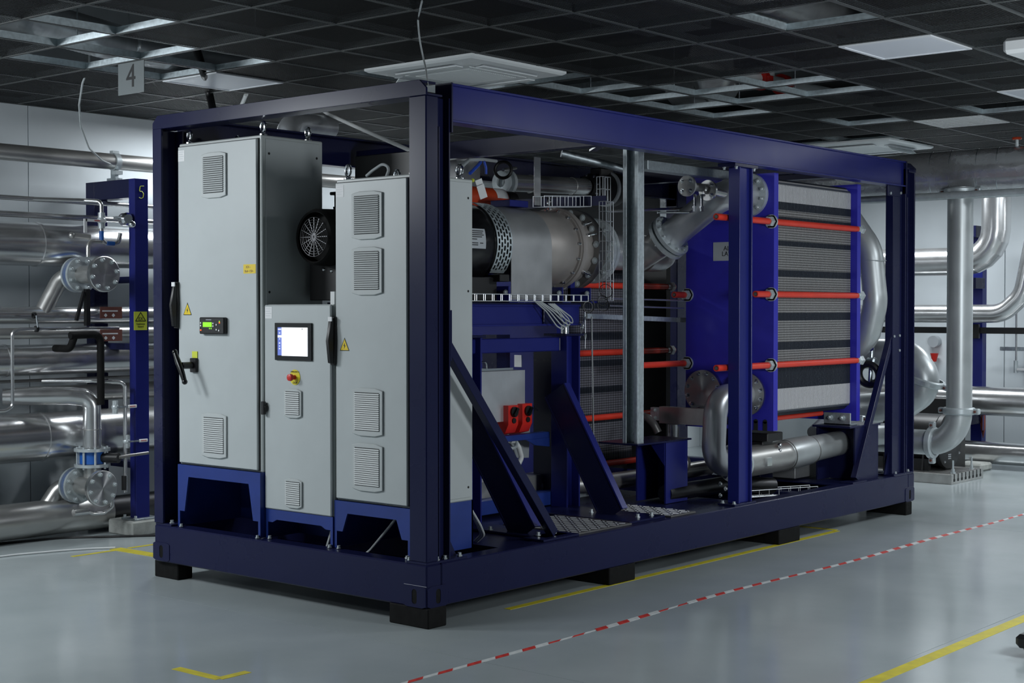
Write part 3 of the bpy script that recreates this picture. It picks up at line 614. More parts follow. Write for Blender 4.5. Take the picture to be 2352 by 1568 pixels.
def plinth(t, x0, x1, y0, y1, z0, lipz, legw=.10, taper=.05):
    zb = ZT+.003; m = MB()
    pts = [(x0, zb), (x0, z0), (x1, z0), (x1, zb), (x1-legw*.45, zb), (x1-legw*.45, zb+.06), (x1-legw*1.05, z0-lipz), (x0+legw*1.05, z0-lipz), (x0+legw*.55, zb+.06), (x0+legw*.3, zb+.06), (x0+legw*.3, zb)]
    # polygon is concave: build it from quads
    f = [[(x0, z0-lipz), (x0, z0), (x1, z0), (x1, z0-lipz)],
         [(x0, zb+.10), (x0, z0-lipz), (x0+legw, z0-lipz), (x0+legw*.62, zb+.10)], [(x0, zb), (x0, zb+.10), (x0+.02, zb+.10), (x0+.02, zb)],
         [(x1-legw*.62, zb+.10), (x1-legw, z0-lipz), (x1, z0-lipz), (x1, zb+.10)], [(x1-.02, zb), (x1-.02, zb+.10), (x1, zb+.10), (x1, zb)]]
    for q in f: m.prism(q, 'y', y0, y0+.012)
    m.build('plinth_front', 'plinth_blue', t)
    m = MB()
    for xx in (x0, x1-.012): m.box(xx, xx+.012, y0+.012, y1, zb, z0)
    m.box(x0, x1, y1-.012, y1, zb, z0); m.build('plinth_side', 'plinth_blue', t)
    for bx_ in (x0+.05, x1-.012): MB().lathe((bx_, y0-.012, zb), (0,0,1), [(0,.014),(.005,.014),(.005,.010),(.018,.010)], 6).build('plinth_bolt', 'zinc', t)
# --- tall left cabinet
x0, x1, y0, y1, z0, z1 = -2.255, -1.443, .05, .57, .748, 2.805
t = cabinet('tall left electrical cabinet with green controller display and rotary isolator', x0, x1, y0, y1, z0, z1)
MB().box(x0+.016, x1-.027, y0, y0+.02, z0+.014, z1-.022).build('door', 'cab_grey', t, bevel=.004)
MB().box(x1, x1+.004, y0+.05, y1-.03, z0+.02, z1-.02).build('side_panel', 'cab_grey', t, bevel=.002)
m = MB()
for yy in (y0+.075, y1-.055):
    for zz in (z0+.08, 1.85, z1-.11): m.cyl((x1+.004, yy, zz), (x1+.006, yy, zz), .008, n=10)
m.build('panel_screw', 'dark_gap', t)
for (ex, ey) in ((x0+.06, y0+.06), (x1-.03, y0+.06), (x1-.06, y1-.07), (x0+.06, y1-.07)): eyebolt(t, ex, ey, z1)
a = (-1.869, 0.05, 2.583); grille(t, a[0], a[2], .245, .285, y0, 17)
a = (-1.875, 0.05, 0.952); grille(t, a[0], a[2], .245, .28, y0, 17)
a = (-2.249, 0.05, 1.772); swing_handle(t, a[0], a[2], y0)
a = (-2.146, 0.05, 1.708); warn_triangle(t, a[0], a[2], y0)
sticker(t, x0+.02, x0+.085, z1-.115, z1-.045, y0)
a = (-1.537, 0.05, 1.992); n_ = MB().box(a[0]-.055, a[0]+.06, y0-.0012, y0, a[2]-.028, a[2]+.028).build('yellow_note', 'yellow', t)
text('XX~', 'handwriting', (a[0]-.01, y0-.0015, a[2]+.011), .022, (R(90), 0, 0), 'brown', n_)
text('Boil~150~', 'handwriting', (a[0], y0-.0015, a[2]-.014), .02, (R(90), 0, 0), 'brown', n_)
a = (-1.992, 0.05, 1.695); b = (-1.747, 0.05, 1.59)
c = MB().box(a[0], b[0], y0-.03, y0, b[2], a[2]).build('controller', 'black', t, bevel=.006); cw = b[0]-a[0]; ch = a[2]-b[2]; yf = y0-.0302
MB().box(a[0]+cw*.16, a[0]+cw*.52, yf-.001, yf, b[2]+ch*.42, b[2]+ch*.71).build('lcd_screen', 'lcd', c)
m = MB()
for (u, v) in ((.08,.66),(.08,.5),(.58,.64),(.58,.48),(.71,.56),(.71,.27),(.81,.22)): m.box(a[0]+cw*(u-.02), a[0]+cw*(u+.02), yf-.003, yf, b[2]+ch*(v-.045), b[2]+ch*(v+.045))
m.build('button', 'label_white', c)
MB().box(a[0]+cw*.06, a[0]+cw*.10, yf-.003, yf, b[2]+ch*.2, b[2]+ch*.27).cyl((a[0]+cw*.83, yf-.002, b[2]+ch*.68), (a[0]+cw*.83, yf, b[2]+ch*.68), .005, n=10).build('red_led', 'led_red', c)
MB().cyl((a[0]+cw*.83, yf-.002, b[2]+ch*.76), (a[0]+cw*.83, yf, b[2]+ch*.76), .004, n=10).cyl((a[0]+cw*.43, yf-.002, b[2]+ch*.33), (a[0]+cw*.43, yf, b[2]+ch*.33), .004, n=10).cyl((a[0]+cw*.5, yf-.002, b[2]+ch*.33), (a[0]+cw*.5, yf, b[2]+ch*.33), .004, n=10).build('green_led', 'led_green', c)
MB().box(a[0]+cw*.28, a[0]+cw*.50, yf-.0006, yf, b[2]+ch*.83, b[2]+ch*.87).build('maker_mark', 'label_grey', c)
a = (-2.073, 0.05, 1.39)
h = MB().box(a[0]-.03, a[0]+.035, y0-.02, y0, a[2]-.045, a[2]+.045).cyl((a[0]-.005, y0-.02, a[2]), (a[0]-.005, y0-.10, a[2]), .022, n=14).build('isolator', 'black', t, bevel=.004)
MB().tube([(a[0]-.055, y0-.115, a[2]+.085), (a[0]-.02, y0-.115, a[2]+.02), (a[0]+.005, y0-.115, a[2]-.02), (a[0]+.045, y0-.115, a[2]-.10)], [.015, .02, .02, .015], 12).sphere((a[0]-.055, y0-.115, a[2]+.085), .018).sphere((a[0]+.045, y0-.115, a[2]-.10), .018).build('rotary_grip', 'black_gloss', h)
MB().box(a[0]-.022, a[0]+.03, y0-.006, y0, a[2]+.046, a[2]+.088).build('yellow_tag', 'sign_yellow', h)
plinth(t, x0, x1, y0, y1, z0, .075, .11)
# --- low middle cabinet
x0, x1, y0, y1, z0, z1 = -1.438, -.842, .08, .36, .528, 1.774
t = cabinet('low middle cabinet with the lit touch screen and emergency stop', x0, x1, y0, y1, z0, z1)
MB().box(x0+.003, x1-.003, y0, y0+.021, z0+.003, z1-.003).build('door', 'cab_grey', t, bevel=.006)
a = (-1.327, 0.08, 1.663); b = (-0.998, 0.08, 1.439)
c = MB().box(a[0], b[0], y0-.012, y0, b[2], a[2]).build('touch_screen', 'black_gloss', t, bevel=.002); cw = b[0]-a[0]; ch = a[2]-b[2]; yf = y0-.0121
MB().box(a[0]+cw*.20, a[0]+cw*.90, yf-.001, yf, b[2]+ch*.12, b[2]+ch*.88).build('display', 'screen', c)
d = MB().box(a[0]+cw*.09, a[0]+cw*.20, yf-.001, yf, b[2]+ch*.13, b[2]+ch*.88).build('menu_bar', 'screen_blue', c)
m = MB()
for (v, w_) in ((.83,.08),(.73,.03),(.64,.10),(.57,.02),(.46,.03),(.38,.02),(.31,.03)): m.box(a[0]+cw*(.145-w_/2), a[0]+cw*(.145+w_/2), yf-.0016, yf-.001, b[2]+ch*(v-(.03 if w_ > .09 else .012)), b[2]+ch*(v+(.03 if w_ > .09 else .012)))
m.build('menu_items', 'screen', d)
MB().box(a[0]+cw*.745, a[0]+cw*.77, yf-.0016, yf-.001, b[2]+ch*.82, b[2]+ch*.86).build('screen_icon', 'label_grey', c)
a = (-1.155, 0.08, 1.339)
e = MB().lathe((a[0], y0, a[2]), (0,-1,0), [(0,.046),(.003,.046),(.003,.01)], 28).build('emergency_stop', 'emergency_yellow', t)
MB().lathe((a[0], y0-.003, a[2]), (0,-1,0), [(0,.014),(.022,.012),(.026,.02),(.034,.022),(.046,.02),(.05,.012)], 20).build('push_button', 'red', e)
text('EMERGENCY', 'ring_text', (a[0], y0-.0036, a[2]+.032), .013, (R(90), 0, 0), 'black', e); text('STOP', 'ring_text', (a[0], y0-.0036, a[2]-.034), .016, (R(90), 0, 0), 'black', e)
a = (-1.168, 0.08, 1.182); grille(t, a[0], a[2], .155, .175, y0, 11)
a = (-1.166, 0.08, 0.642); grille(t, a[0], a[2], .155, .175, y0, 11)
a = (-1.422, 0.08, 1.145); MB().lathe((a[0], y0, a[2]), (0,-1,0), [(0,.026),(.02,.024),(.024,.016)], 16).box(a[0]-.014, a[0]+.014, y0-.03, y0-.01, a[2]-.04, a[2]+.04).build('quarter_turn_lock', 'black', t, bevel=.003)
sticker(t, x0+.012, x0+.075, z1-.085, z1-.015, y0)
plinth(t, x0, x1, y0+.01, y1, z0, .06, .10)
MB().box(-.90, -.865, y0+.05, y0+.09, z1, z1+.075).build('paper_roll', 'cable_white', label='small pale upright block standing on top of the low middle cabinet', cat='block')
# --- right cabinet
x0, x1, y0, y1, z0, z1 = -.838, -.219, .10, .625, .628, 2.50
t = cabinet('right electrical cabinet with four filter grilles behind the near post', x0, x1, y0, y1, z0, z1)
MB().box(x0+.014, x1-.027, y0, y0+.02, z0+.014, z1-.021).build('door', 'cab_grey', t, bevel=.004)
MB().box(x1, x1+.004, y0+.05, y1-.02, z0+.02, z1-.02).build('side_panel', 'cab_grey', t, bevel=.002)
m = MB()
for yy in (y0+.075, y1-.045):
    for zz in (z0+.08, 1.25, 1.85, z1-.11): m.cyl((x1+.004, yy, zz), (x1+.006, yy, zz), .007, n=10)
m.build('panel_screw', 'dark_gap', t)
for (ex, ey) in ((x0+.06, y0+.06), (x1-.03, y0+.06), (x1-.05, y1-.06), (x0+.06, y1-.06)): eyebolt(t, ex, ey, z1)
for a in ((-0.554, 0.1, 2.281), (-0.555, 0.1, 1.963), (-0.553, 0.1, 1.156), (-0.554, 0.1, 0.839)):
    grille(t, a[0], a[2], .25, .275, y0, 18)
a = (-0.835, 0.1, 1.561); swing_handle(t, a[0], a[2], y0, .285)
a = (-0.747, 0.1, 1.504); warn_triangle(t, a[0], a[2], y0, .08)
sticker(t, x0+.02, x0+.085, z1-.105, z1-.035, y0)
plinth(t, x0, x1, y0, y1, z0, .07, .11)
MB().box(x0+.06, x0+.5, y1-.02, y1-.012, 2.5, 2.50+.001).build('top_seam', 'dark_gap', t)
# cables dropping out of the cabinets into the skid
def cable(pts, r, matn, label, bend=.08, name='cable', cat='cable', group=None): return MB().tube(pts, r, 8, bend=bend).build(name, matn, label=label, cat=cat, group=group)
cable([(-1.62, .3, .74), (-1.58, .28, .62), (-1.60, .25, .45), (-1.66, .22, .30)], .013, 'cable_grey', 'grey cable dropping under the tall left cabinet')
cable([(-1.56, .3, .74), (-1.55, .24, .55), (-1.6, .2, .36), (-1.62, .18, .29)], .010, 'cable_white', 'pale cable beside the grey one under the tall left cabinet')
cable([(-.93, .2, .52), (-.95, .18, .42), (-.98, .16, .30)], .009, 'cable_grey', 'thin cable ends under the low middle cabinet')
cable([(-.50, .35, .60), (-.56, .28, .48), (-.66, .22, .34), (-.7, .2, .3)], .008, 'cable_grey', 'thin brownish cable slanting under the right cabinet')
cable([(-.28, .3, .45), (-.31, .22, .36), (-.36, .17, .30)], .012, 'cable_white', 'bundle of pale cable ends at the near corner of the plinth')
cable([(-0.803, 0.5, 2.544), (-0.777, 0.5, 2.595), (-0.833, 0.5, 2.624), (-0.926, 0.5, 2.585), (-0.976, 0.5, 2.557)], .009, 'cable_grey', 'grey cable loop on top of the right cabinet', .06)

# ------------------------------------------------------------------ turbine and motor train (axis along y)
AX, AZ = -1.2, 2.185
def ay(y): return (AX, y, AZ)
tm = thing('turbine_generator', 'long horizontal turbine and motor train on the navy table', 'machine', (AX, 1.7, 1.79))
Y = Vector((0, 1, 0))
fc = MB().lathe(ay(.27), Y, [(.01,.150),(0,.158),(.02,.172),(.20,.178),(.20,.12)], 40, False).build('fan_cover', 'rubber', tm)
g = MB()
for r_ in (.03, .05, .07, .09, .105, .12): g.torus(ay(.272), Y, r_, .002, 28, 5)
for k in range(8): a = k*math.pi/8; v = Vector((math.cos(a), 0, math.sin(a)))*.12; g.bar(Vector(ay(.275))-v, Vector(ay(.275))+v, .006, .004)
g.build('guard_grid', 'pipe_dark', fc)
MB().cyl(ay(.35), ay(.42), .15, n=24).build('fan', 'rubber', fc)
mb = MB().cyl(ay(.47), ay(.98), .185, n=40)
for k in range(36):
    a = 2*math.pi*k/36; v = Vector((math.cos(a), 0, math.sin(a))); mb.bar(Vector(ay(.50))+v*.195, Vector(ay(.95))+v*.195, .03, .006, up=v.cross(Y))
mb.build('motor_body', 'black', tm)
MB().box(AX-.12, AX+.09, .55, .82, AZ+.17, AZ+.29).box(AX-.14, AX+.10, .53, .84, AZ+.275, AZ+.295).build('terminal_box', 'black_gloss', tm, bevel=.005)
MB().box(AX-.18, AX+.18, .40, .98, 1.80, AZ-.14).build('motor_foot', 'black', tm, bevel=.004)
m = MB()
for (dx, yy, zz) in ((.181, .5, 1.98), (.181, .62, 1.95), (-.05, .399, 1.99), (.02, .399, 1.98), (.181, .75, 2.0)): m.sphere((AX+dx, yy, zz), .011, 8, 5)
m.build('bolts', 'chrome', tm)
MB().box(AX-.26, AX+.24, .98, 1.70, 1.79, 1.96).build('generator_base', 'black', tm, bevel=.004)  # added black box, blocks the bright wall seen through the tray gap
MB().lathe(ay(.98), Y, [(0,.12),(.0,.27),(.03,.29),(.60,.29),(.66,.275),(.68,.25)], 56).build('generator_shell', 'black_gloss', tm)
npq = MB(); n_ = 8
for k in range(n_):
    a0 = R(-8+26*k/n_); a1 = R(-8+26*(k+1)/n_); rr = .2915
    q = [(AX+rr*math.cos(a), yy, AZ+rr*math.sin(a)) for a in (a0, a1) for yy in (1.38, 1.53)]; npq.add(q, [(0,1,3,2)])
pl = npq.build('name_plate', 'label_grey', tm, label='grey printed name plate')
npq = MB()
for (z_, y0_, y1_) in ((.075, 1.39, 1.51), (.062, 1.39, 1.5), (.049, 1.39, 1.51), (.036, 1.39, 1.49), (.02, 1.39, 1.44), (-.005, 1.39, 1.45), (-.005, 1.47, 1.50), (-.018, 1.39, 1.45)):
    a = math.asin(z_/.293); npq.box(AX+.2925*math.cos(a)-.001, AX+.2925*math.cos(a)+.0012, y0_, y1_, AZ+z_-.003, AZ+z_+.003)
npq.build('plate_print', 'black', pl)
# perforated guard strip, slots are real openings between staggered bars
gm = MB(); y0, y1 = 1.655, 1.80; rg = .285
def arc_quad(m, a0, a1, ya, yb, r, t=.004):
    k = max(1, int(abs(a1-a0)/.08))
    for i in range(k):
        b0 = a0+(a1-a0)*i/k; b1 = a0+(a1-a0)*(i+1)/k
        vs = [(AX+rr*math.cos(b), yy, AZ+rr*math.sin(b)) for rr in (r, r+t) for b in (b0, b1) for yy in (ya, yb)]
        m.add(vs, [(0,1,3,2),(4,6,7,5),(0,4,5,1),(2,3,7,6),(0,2,6,4),(1,5,7,3)])
rows = 5; w_ = (y1-y0)/rows; A0, A1 = R(-38), R(72)
for k in range(rows+1): arc_quad(gm, A0, A1, y0+w_*k-.006, y0+w_*k+.006, rg)
for k in range(rows):
    n_ = 12
    for i in range(n_+1):
        a = A0+(A1-A0)*(i+(.5 if k % 2 else 0))/n_
        if a < A1: arc_quad(gm, a-.022, a+.022, y0+w_*k, y0+w_*(k+1), rg)
arc_quad(gm, R(72), R(88), y0, y1, rg); arc_quad(gm, A0-.08, A0, y0, y1, rg)
gm.build('perforated_guard', 'galv_light', tm, label='slotted zinc guard strip', sharp=60)
MB().lathe(ay(1.66), Y, [(0,.25),(.14,.25)], 40).build('coupling', 'black', tm)
MB().box(AX+.20, AX+.30, 1.66, 1.76, 1.93, 1.98).build('guard_foot', 'black', tm, bevel=.004)
# sheet metal cover: arched top with straight skirts
pr = [(AX+.272, 1.81)]+[(AX+.272*math.cos(R(a)), AZ+.272*math.sin(R(a))) for a in range(0, 181, 9)]+[(AX-.272, 1.81)]
m = MB(); n_ = len(pr)
m.add([(u, yy, w) for yy in (1.81, 2.25) for u, w in pr], [(i, i+1, n_+i+1, n_+i) for i in range(n_-1)])
m.add([(AX+(u-AX)*.985, yy, w if w < AZ else AZ+(w-AZ)*.985) for yy in (1.81, 2.25) for u, w in pr], [(i, n_+i, n_+i+1, i+1) for i in range(n_-1)])
m.build('sheet_cover', 'sheet', tm, label='arched plain sheet metal cover', sharp=25)
MB().lathe(ay(1.82), Y, [(0,.24),(.42,.24)], 40).build('shaft_housing', 'dark_steel', tm)
MB().lathe(ay(2.22), Y, [(0,.255),(.02,.262),(.30,.268),(.345,.27),(.345,.288),(.375,.288),(.375,.27),(.385,.25),(.385,.22)], 64).build('turbine_casing', 'bronze', tm)
MB().bolts(ay(2.565), -Y, .279, 16, .0085, .02, .1, 10).build('casing_bolts', 'chrome', tm)
MB().lathe(ay(2.58), Y, [(0,.275),(.0,.30),(.045,.30),(.045,.255),(.22,.245)], 64).build('casing_flange', 'bronze', tm)
bf = MB().lathe(ay(2.77), Y, [(0,.235),(.0,.295),(.07,.295),(.08,.23),(.24,.195)], 64).build('inlet_flange', 'dark_steel', tm)
MB().bolts(ay(2.77), -Y, .268, 14, .017, .022, .12, 10).build('inlet_bolts', 'zinc', bf)
m = MB()
for a in (38, 20, -38):
    v = Vector((math.cos(R(a)), 0, math.sin(R(a)))); m.tube([Vector(ay(2.68))+v*.24, Vector(ay(2.70))+v*.285, Vector(ay(2.74))+v*.31], .008, 8).lathe(Vector(ay(2.69))+v*.262, v, [(0,.013),(.018,.013)], 6)
m.build('pressure_taps', 'chrome', tm)
MB().lathe(ay(3.02), Y, [(-.02,.19),(0,.19),(.0,.245),(.035,.245),(.035,.235),(.04,.235),(.04,.245),(.075,.245),(.075,.17),(.16,.14)], 56).build('outlet_flange', 'zinc', tm)
MB().bolts(ay(3.02), -Y, .218, 12, .014, .022, .2, 8).bolts(ay(3.095), Y, .218, 12, .014, .02, .2, 8).build('outlet_bolts', 'zinc', tm)
MB().lathe(ay(3.10), Y, [(0,.17),(.12,.140),(.30,.138),(.34,.138)], 40).build('outlet_cone', 'alu', tm)
MB().lathe(ay(3.35), Y, [(0,.132),(.35,.136),(.50,.142),(.62,.136),(.69,.11),(.72,.05)], 40).build('outlet_pipe', 'alu', tm)
MB().ring(ay(3.72), Y, .119, .1455, .012, 40).build('weld_seam', 'dark_steel', tm)
for yy in (1.72, 2.3, 2.62):
    MB().box(AX+.12, AX+.325, yy, yy+.012, 1.79, 1.90).box(AX+.12, AX+.325, yy, yy+.10, 1.79, 1.805).box(AX+.12, AX+.15, yy, yy+.05, 1.80, 2.0).build('mounting_foot', 'navy_bright', tm, bevel=.002)
for yy in (1.72, 2.3, 2.62): bolt_set('foot_bolt', tm, (AX+.30, yy, 1.86), -Y, .0001, 1, .012, .02)
MB().torus((AX, 2.56, AZ+.335), (1,.4,0), .03, .011, 20, 8).cyl((AX, 2.56, AZ+.28), (AX, 2.56, AZ+.31), .014, n=10).build('lifting_eye', 'chrome', tm)
MB().box(AX-.08, AX+.10, 2.0, 2.20, AZ+.275, AZ+.32).build('sensor_box', 'navy_bright', tm, bevel=.003)
# ------------------------------------------------------------------ upper pipe from turbine outlet to the tall exchanger
t = thing('process_pipe', 'large stainless pipe rising from the turbine to the tall exchanger', 'pipe', (-.6, 3.5, 2.0))
MB().tube([(-.335, 3.86, 2.61), (-.335, 3.55, 2.61), (-.84, 3.55, 2.284)], .11, 40, bend=.17, seg=10).build('pipe_run', 'alu', t)
MB().tube([(-.86, 3.55, 2.271), (-1.16, 3.50, 2.10)], .108, 40).build('lateral_branch', 'inox_dull', t)
dv = Vector((-.505, 0, -.326)).normalized(); fcn = Vector((-.80, 3.55, 2.31))
for s_, nm in ((0, 'pipe_flange'), (.05, 'pipe_flange')):
    MB().ring(fcn+dv*s_, dv, .10, .172, .028, 44).build(nm, 'zinc', t)
MB().bolts(fcn, -dv, .145, 12, .012, .02, .2, 8).bolts(fcn+dv*.078, dv, .145, 12, .012, .02, .2, 8).build('flange_bolts', 'zinc', t)
MB().ring((-.335, 3.86, 2.61), Y, .105, .165, .04, 44).build('port_flange', 'zinc', t)
bolt_set('port_bolt', t, (-.335, 3.86, 2.61), -Y, .14, 12, .013, .022, .26)
MB().torus((-.335, 3.70, 2.61), Y, .11, .003, 36, 6).build('weld_seam', 'inox_dull', t)
# small instrument branch with two small flanges
p0 = Vector((-0.387, 3.12, 2.632)); q0 = Vector((-0.351, 3.34, 2.612))
t = thing('instrument_branch', 'small double flanged instrument branch in front of the upper pipe', 'pipe branch', p0-Vector((0,0,.1)))
MB().lathe(p0, Y, [(0,.0),(0,.075),(.018,.075),(.018,.03),(.20,.03)], 32, False).build('blind_flange', 'turned_y', t)
MB().bolts(p0, -Y, .05, 4, .011, .018, .78, 8).build('flange_bolts', 'chrome', t)
MB().ring(q0, Y, .03, .075, .018, 32).build('flange', 'inox', t); MB().bolts(q0, -Y, .05, 4, .011, .018, .78, 8).build('flange_bolts', 'chrome', t)
MB().tube([q0+Vector((0,.01,0)), q0+Vector((.03,.20,-.02))], .032, 20).build('stub', 'inox', t)
m = MB()
for (u, v, dx) in (((1592, 448), (1594, 478), 0), ((1609, 448), (1612, 478), .0)): pass
a = Vector((-0.368, 3.2, 2.501)); b = Vector((-0.354, 3.27, 2.504))
for c in (a, b): m.cyl(c+Vector((0,0,.075)), c-Vector((0,0,.03)), .010, n=10).lathe(c-Vector((0,0,.05)), (0,0,1), [(0,.010),(.0,.014),(.025,.014),(.025,.018),(.04,.018)], 6)
m.tube([a-Vector((0,0,.04)), a-Vector((.05,0,.055)), Vector((-0.557, 3, 2.442))], .008, 8, bend=.02)
m.build('impulse_lines', 'chrome', t)
# ------------------------------------------------------------------ lower pipe from the exchanger along the skid
t = thing('drain_pipe', 'grey elbowed pipe curving down from the exchanger and along the skid', 'pipe', (-.335, 4.0, .45))
MB().tube([(-.335, 3.86, 1.105), (-.335, 3.44, 1.105), (-.335, 3.40, .605), (-.335, 3.72, .590)], .088, 36, bend=.17, seg=12).build('pipe_bend', 'alu', t)
MB().ring((-.335, 3.845, 1.105), Y, .085, .165, .022, 44).build('port_flange', 'turned_y', t); bolt_set('port_bolt', t, (-.335, 3.845, 1.105), -Y, .138, 12, .012, .02, .26, 'chrome')
MB().ring((-.335, 3.68, .592), Y, .08, .145, .024, 40).ring((-.335, 3.715, .592), Y, .08, .145, .024, 40).build('joint_flange', 'zinc', t); MB().bolts((-.335, 3.68, .592), -Y, .12, 8, .012, .02, .2, 8).build('joint_bolts', 'chrome', t)
MB().lathe((-.335, 3.74, .592), (0, 1, .006), [(0,.10),(.02,.118),(.62,.118),(.66,.122),(.70,.108)], 40).build('wide_run', 'inox_dull', t)
MB().lathe((-.335, 4.40, .598), (.05, 1, .05), [(0,.112),(.1,.122),(.36,.118),(.42,.104),(.95,.10)], 40).build('reducer_run', 'white_pipe', t)
MB().lathe((-.27, 5.30, .642), (.05, 1, .0), [(0,.09),(.0,.145),(.03,.145),(.03,.1)], 40).build('end_flange', 'dark_steel', t)
MB().torus((-.332, 4.44, .598), (.05,1,.05), .118, .004, 40, 6).torus((-.31, 4.79, .615), (.05,1,.05), .110, .003, 40, 6).build('weld_seam', 'dark_steel', t)
MB().box(-.23, -.20, 3.95, 4.02, .56, .62).build('hose_clamp', 'chrome', t)
# blind flange on the lower left port
t = thing('blind_flange', 'round steel blind flange on the lower left port of the tall exchanger', 'flange', (-.725, 3.86, .95))
MB().lathe((-.725, 3.86, 1.112), Y, [(0,.0),(0,.165),(.038,.165)], 48).build('disc', 'turned_y', t); bolt_set('bolt', t, (-.725, 3.86, 1.112), -Y, .14, 12, .012, .022, .26, 'chrome')
# ------------------------------------------------------------------ basket cable trays
def basket(name, p0, p1, side, up, w, h, label, pitch=.085, r=.003, group='wire basket cable trays'):
    p0 = Vector(p0); p1 = Vector(p1); side = Vector(side).normalized(); up = Vector(up).normalized(); d = (p1-p0); n = max(2, int(d.length/pitch)); m = MB()
    for s_ in (0, 1):
        for hh in ((0, 1) if pitch > .08 else (0, .5, 1)): m.tube([p0+side*w*s_+up*h*hh, p1+side*w*s_+up*h*hh], r, 6)
    for s_ in (.33, .66): m.tube([p0+side*w*s_, p1+side*w*s_], r, 6)
    for k in range(n+1):
        q = p0+d*k/n; m.tube([q+up*h, q, q+side*w, q+side*w+up*h], r, 6)
    return m.build(name, 'bright_wire', label=label, cat='cable tray', group=group)
basket('wire_cable_tray', (-.86, .95, 1.80), (-.86, 2.50, 1.80), (1,0,0), (0,0,1), .06, .045, 'long wire basket tray along the table below the turbine')
basket('wire_cable_tray', (-0.95, 2.19, 2.46), (-0.95, 2.731, 2.489), (-1,0,0), (0,0,1), .10, .075, 'short wire basket tray above the turbine flanges')
basket('wire_cable_tray', (-0.85, 2.777, 1.809), (-0.85, 2.775, 2.525), (0,1,0), (-1,0,0), .09, .06, 'upright wire basket tray hanging beside the turbine outlet', .07)
basket('wire_cable_tray', (-1.45, 3.543, 2.596), (-1.45, 3.542, 2.791), (0,1,0), (-1,0,0), .10, .06, 'narrow wire basket tray in the dark above the turbine outlet', .07)
basket('wire_cable_tray', (-.40, 4.02, .30), (-.14, 4.62, .30), (-.9,.38,0), (0,0,1), .10, .05, 'low wire basket tray lying in the opening of the skid floor', .09)
MB().box(AX+.10, AX+.105, 2.26, 2.33, 2.48, 2.82).build('hanger_strap', 'inox', label='flat steel strap hanging from the roof above the turbine', cat='bracket')
# cable loops under the tray
for k in range(4):
    cable([(-.845, 1.96+.02*k, 1.80), (-.80, 2.03+.035*k, 1.73), (-.79, 2.13+.04*k, 1.63+.012*k), (-.80, 2.22+.035*k, 1.60+.015*k), (-.82, 2.25+.03*k, 1.65+.012*k), (-.84, 2.19+.02*k, 1.74), (-.84, 2.10+.02*k, 1.785)], .005, 'cable_grey', 'pale grey cables looping down from the long basket tray', .06, group='loop of pale grey cables')
for k, (u, v, rr) in enumerate(((1352, 704, .045), (1354, 702, .040), (1350, 705, .036), (1386, 700, .045), (1384, 690, .038), (1380, 668, .05))):
    c = [(-0.84, 2.557, 1.765), (-0.84, 2.567, 1.771), (-0.84, 2.547, 1.762), (-0.84, 2.732, 1.778), (-0.84, 2.722, 1.809), (-0.84, 2.764, 1.878)][k]
    MB().torus(c, (.8, -.5, .1*k-.2), rr, .0028, 26, 6).build('coiled_lead', 'black', label='thin black sensor leads coiled at the end of the basket tray', cat='cable', group='coiled black sensor leads')
t = thing('sensor_probe', 'slim chrome probe hanging on its lead below the coiled leads', 'probe', (-0.84, 2.471, 1.555))
MB().tube([(-0.84, 2.531, 1.715), (-0.84, 2.486, 1.617), (-0.84, 2.456, 1.543)], .006, 8).lathe((-0.84, 2.481, 1.611), (0,0,1), [(0,.012),(.015,.014),(.03,.008)], 8).build('probe', 'chrome', t)
MB().tube([(-0.84, 2.516, 1.728), (-0.84, 2.521, 1.607), (-0.84, 2.517, 1.468)], .003, 6).lathe((-0.84, 2.517, 1.536), (0,0,1), [(0,.006),(.02,.010),(.04,.006)], 8).build('lead', 'chrome', t)
MB().tube([(-0.8, 2.54, 1.694), (-0.8, 2.551, 1.283), (-0.8, 2.563, 0.793)], .006, 8).build('thin_conduit', 'inox', label='thin vertical steel conduit in front of the rear plate pack', cat='conduit')
MB().bar((-1, 2.731, 1.696), (-1, 4.789, 1.639), .035, .035).build('light_strut', 'galv_light', label='light blue grey strut crossing behind the channel upright', cat='steel channel')
for k, (a, b) in enumerate((((-0.9, 2.914, 1.823), (-0.9, 3.857, 1.815)), ((-0.9, 2.887, 1.772), (-0.9, 3.857, 1.754)), ((-1, 3.021, 2.472), (-1, 4.191, 2.556)))):
    MB().tube([a, b], .006 if k < 2 else .012, 8).build('small_tube', 'inox', label=['thin steel tube behind the channel upright, upper of two', 'thin steel tube behind the channel upright, lower of two', 'steel tube passing high behind the channel upright'][k], cat='tube')
# ------------------------------------------------------------------ inside, upper part: pipe, valve, orange actuator
t = thing('upper_pipe', 'stainless pipe running high along the inside behind the turbine', 'pipe', (-1.7, 3, 2.6))
a = Vector((-1.7, 2.709, 2.699)); b = Vector((-1.7, 3.644, 2.746))
b.z = a.z+.03
MB().tube([a, b], .067, 28).build('pipe_run', 'inox', t)
MB().torus(a.lerp(b, .25), Y, .067, .004, 28, 6).torus(a.lerp(b, .8), Y, .067, .003, 28, 6).build('weld_seam', 'inox_dull', t)
MB().ring(a-Vector((0,.05,0)), Y, .04, .095, .03, 28).ring(a-Vector((0,.11,0)), Y, .04, .085, .03, 28).build('clamp_flange', 'zinc', t)
v = thing('actuated_valve', 'large black actuated valve at the end of the upper pipe', 'valve', b+Vector((0,.2,-.2)))
MB().lathe(b+Vector((0,.02,0)), Y, [(0,.07),(.03,.11),(.06,.11),(.08,.10),(.30,.14),(.36,.14),(.36,.1),(.5,.09)], 32).build('valve_body', 'black', v)
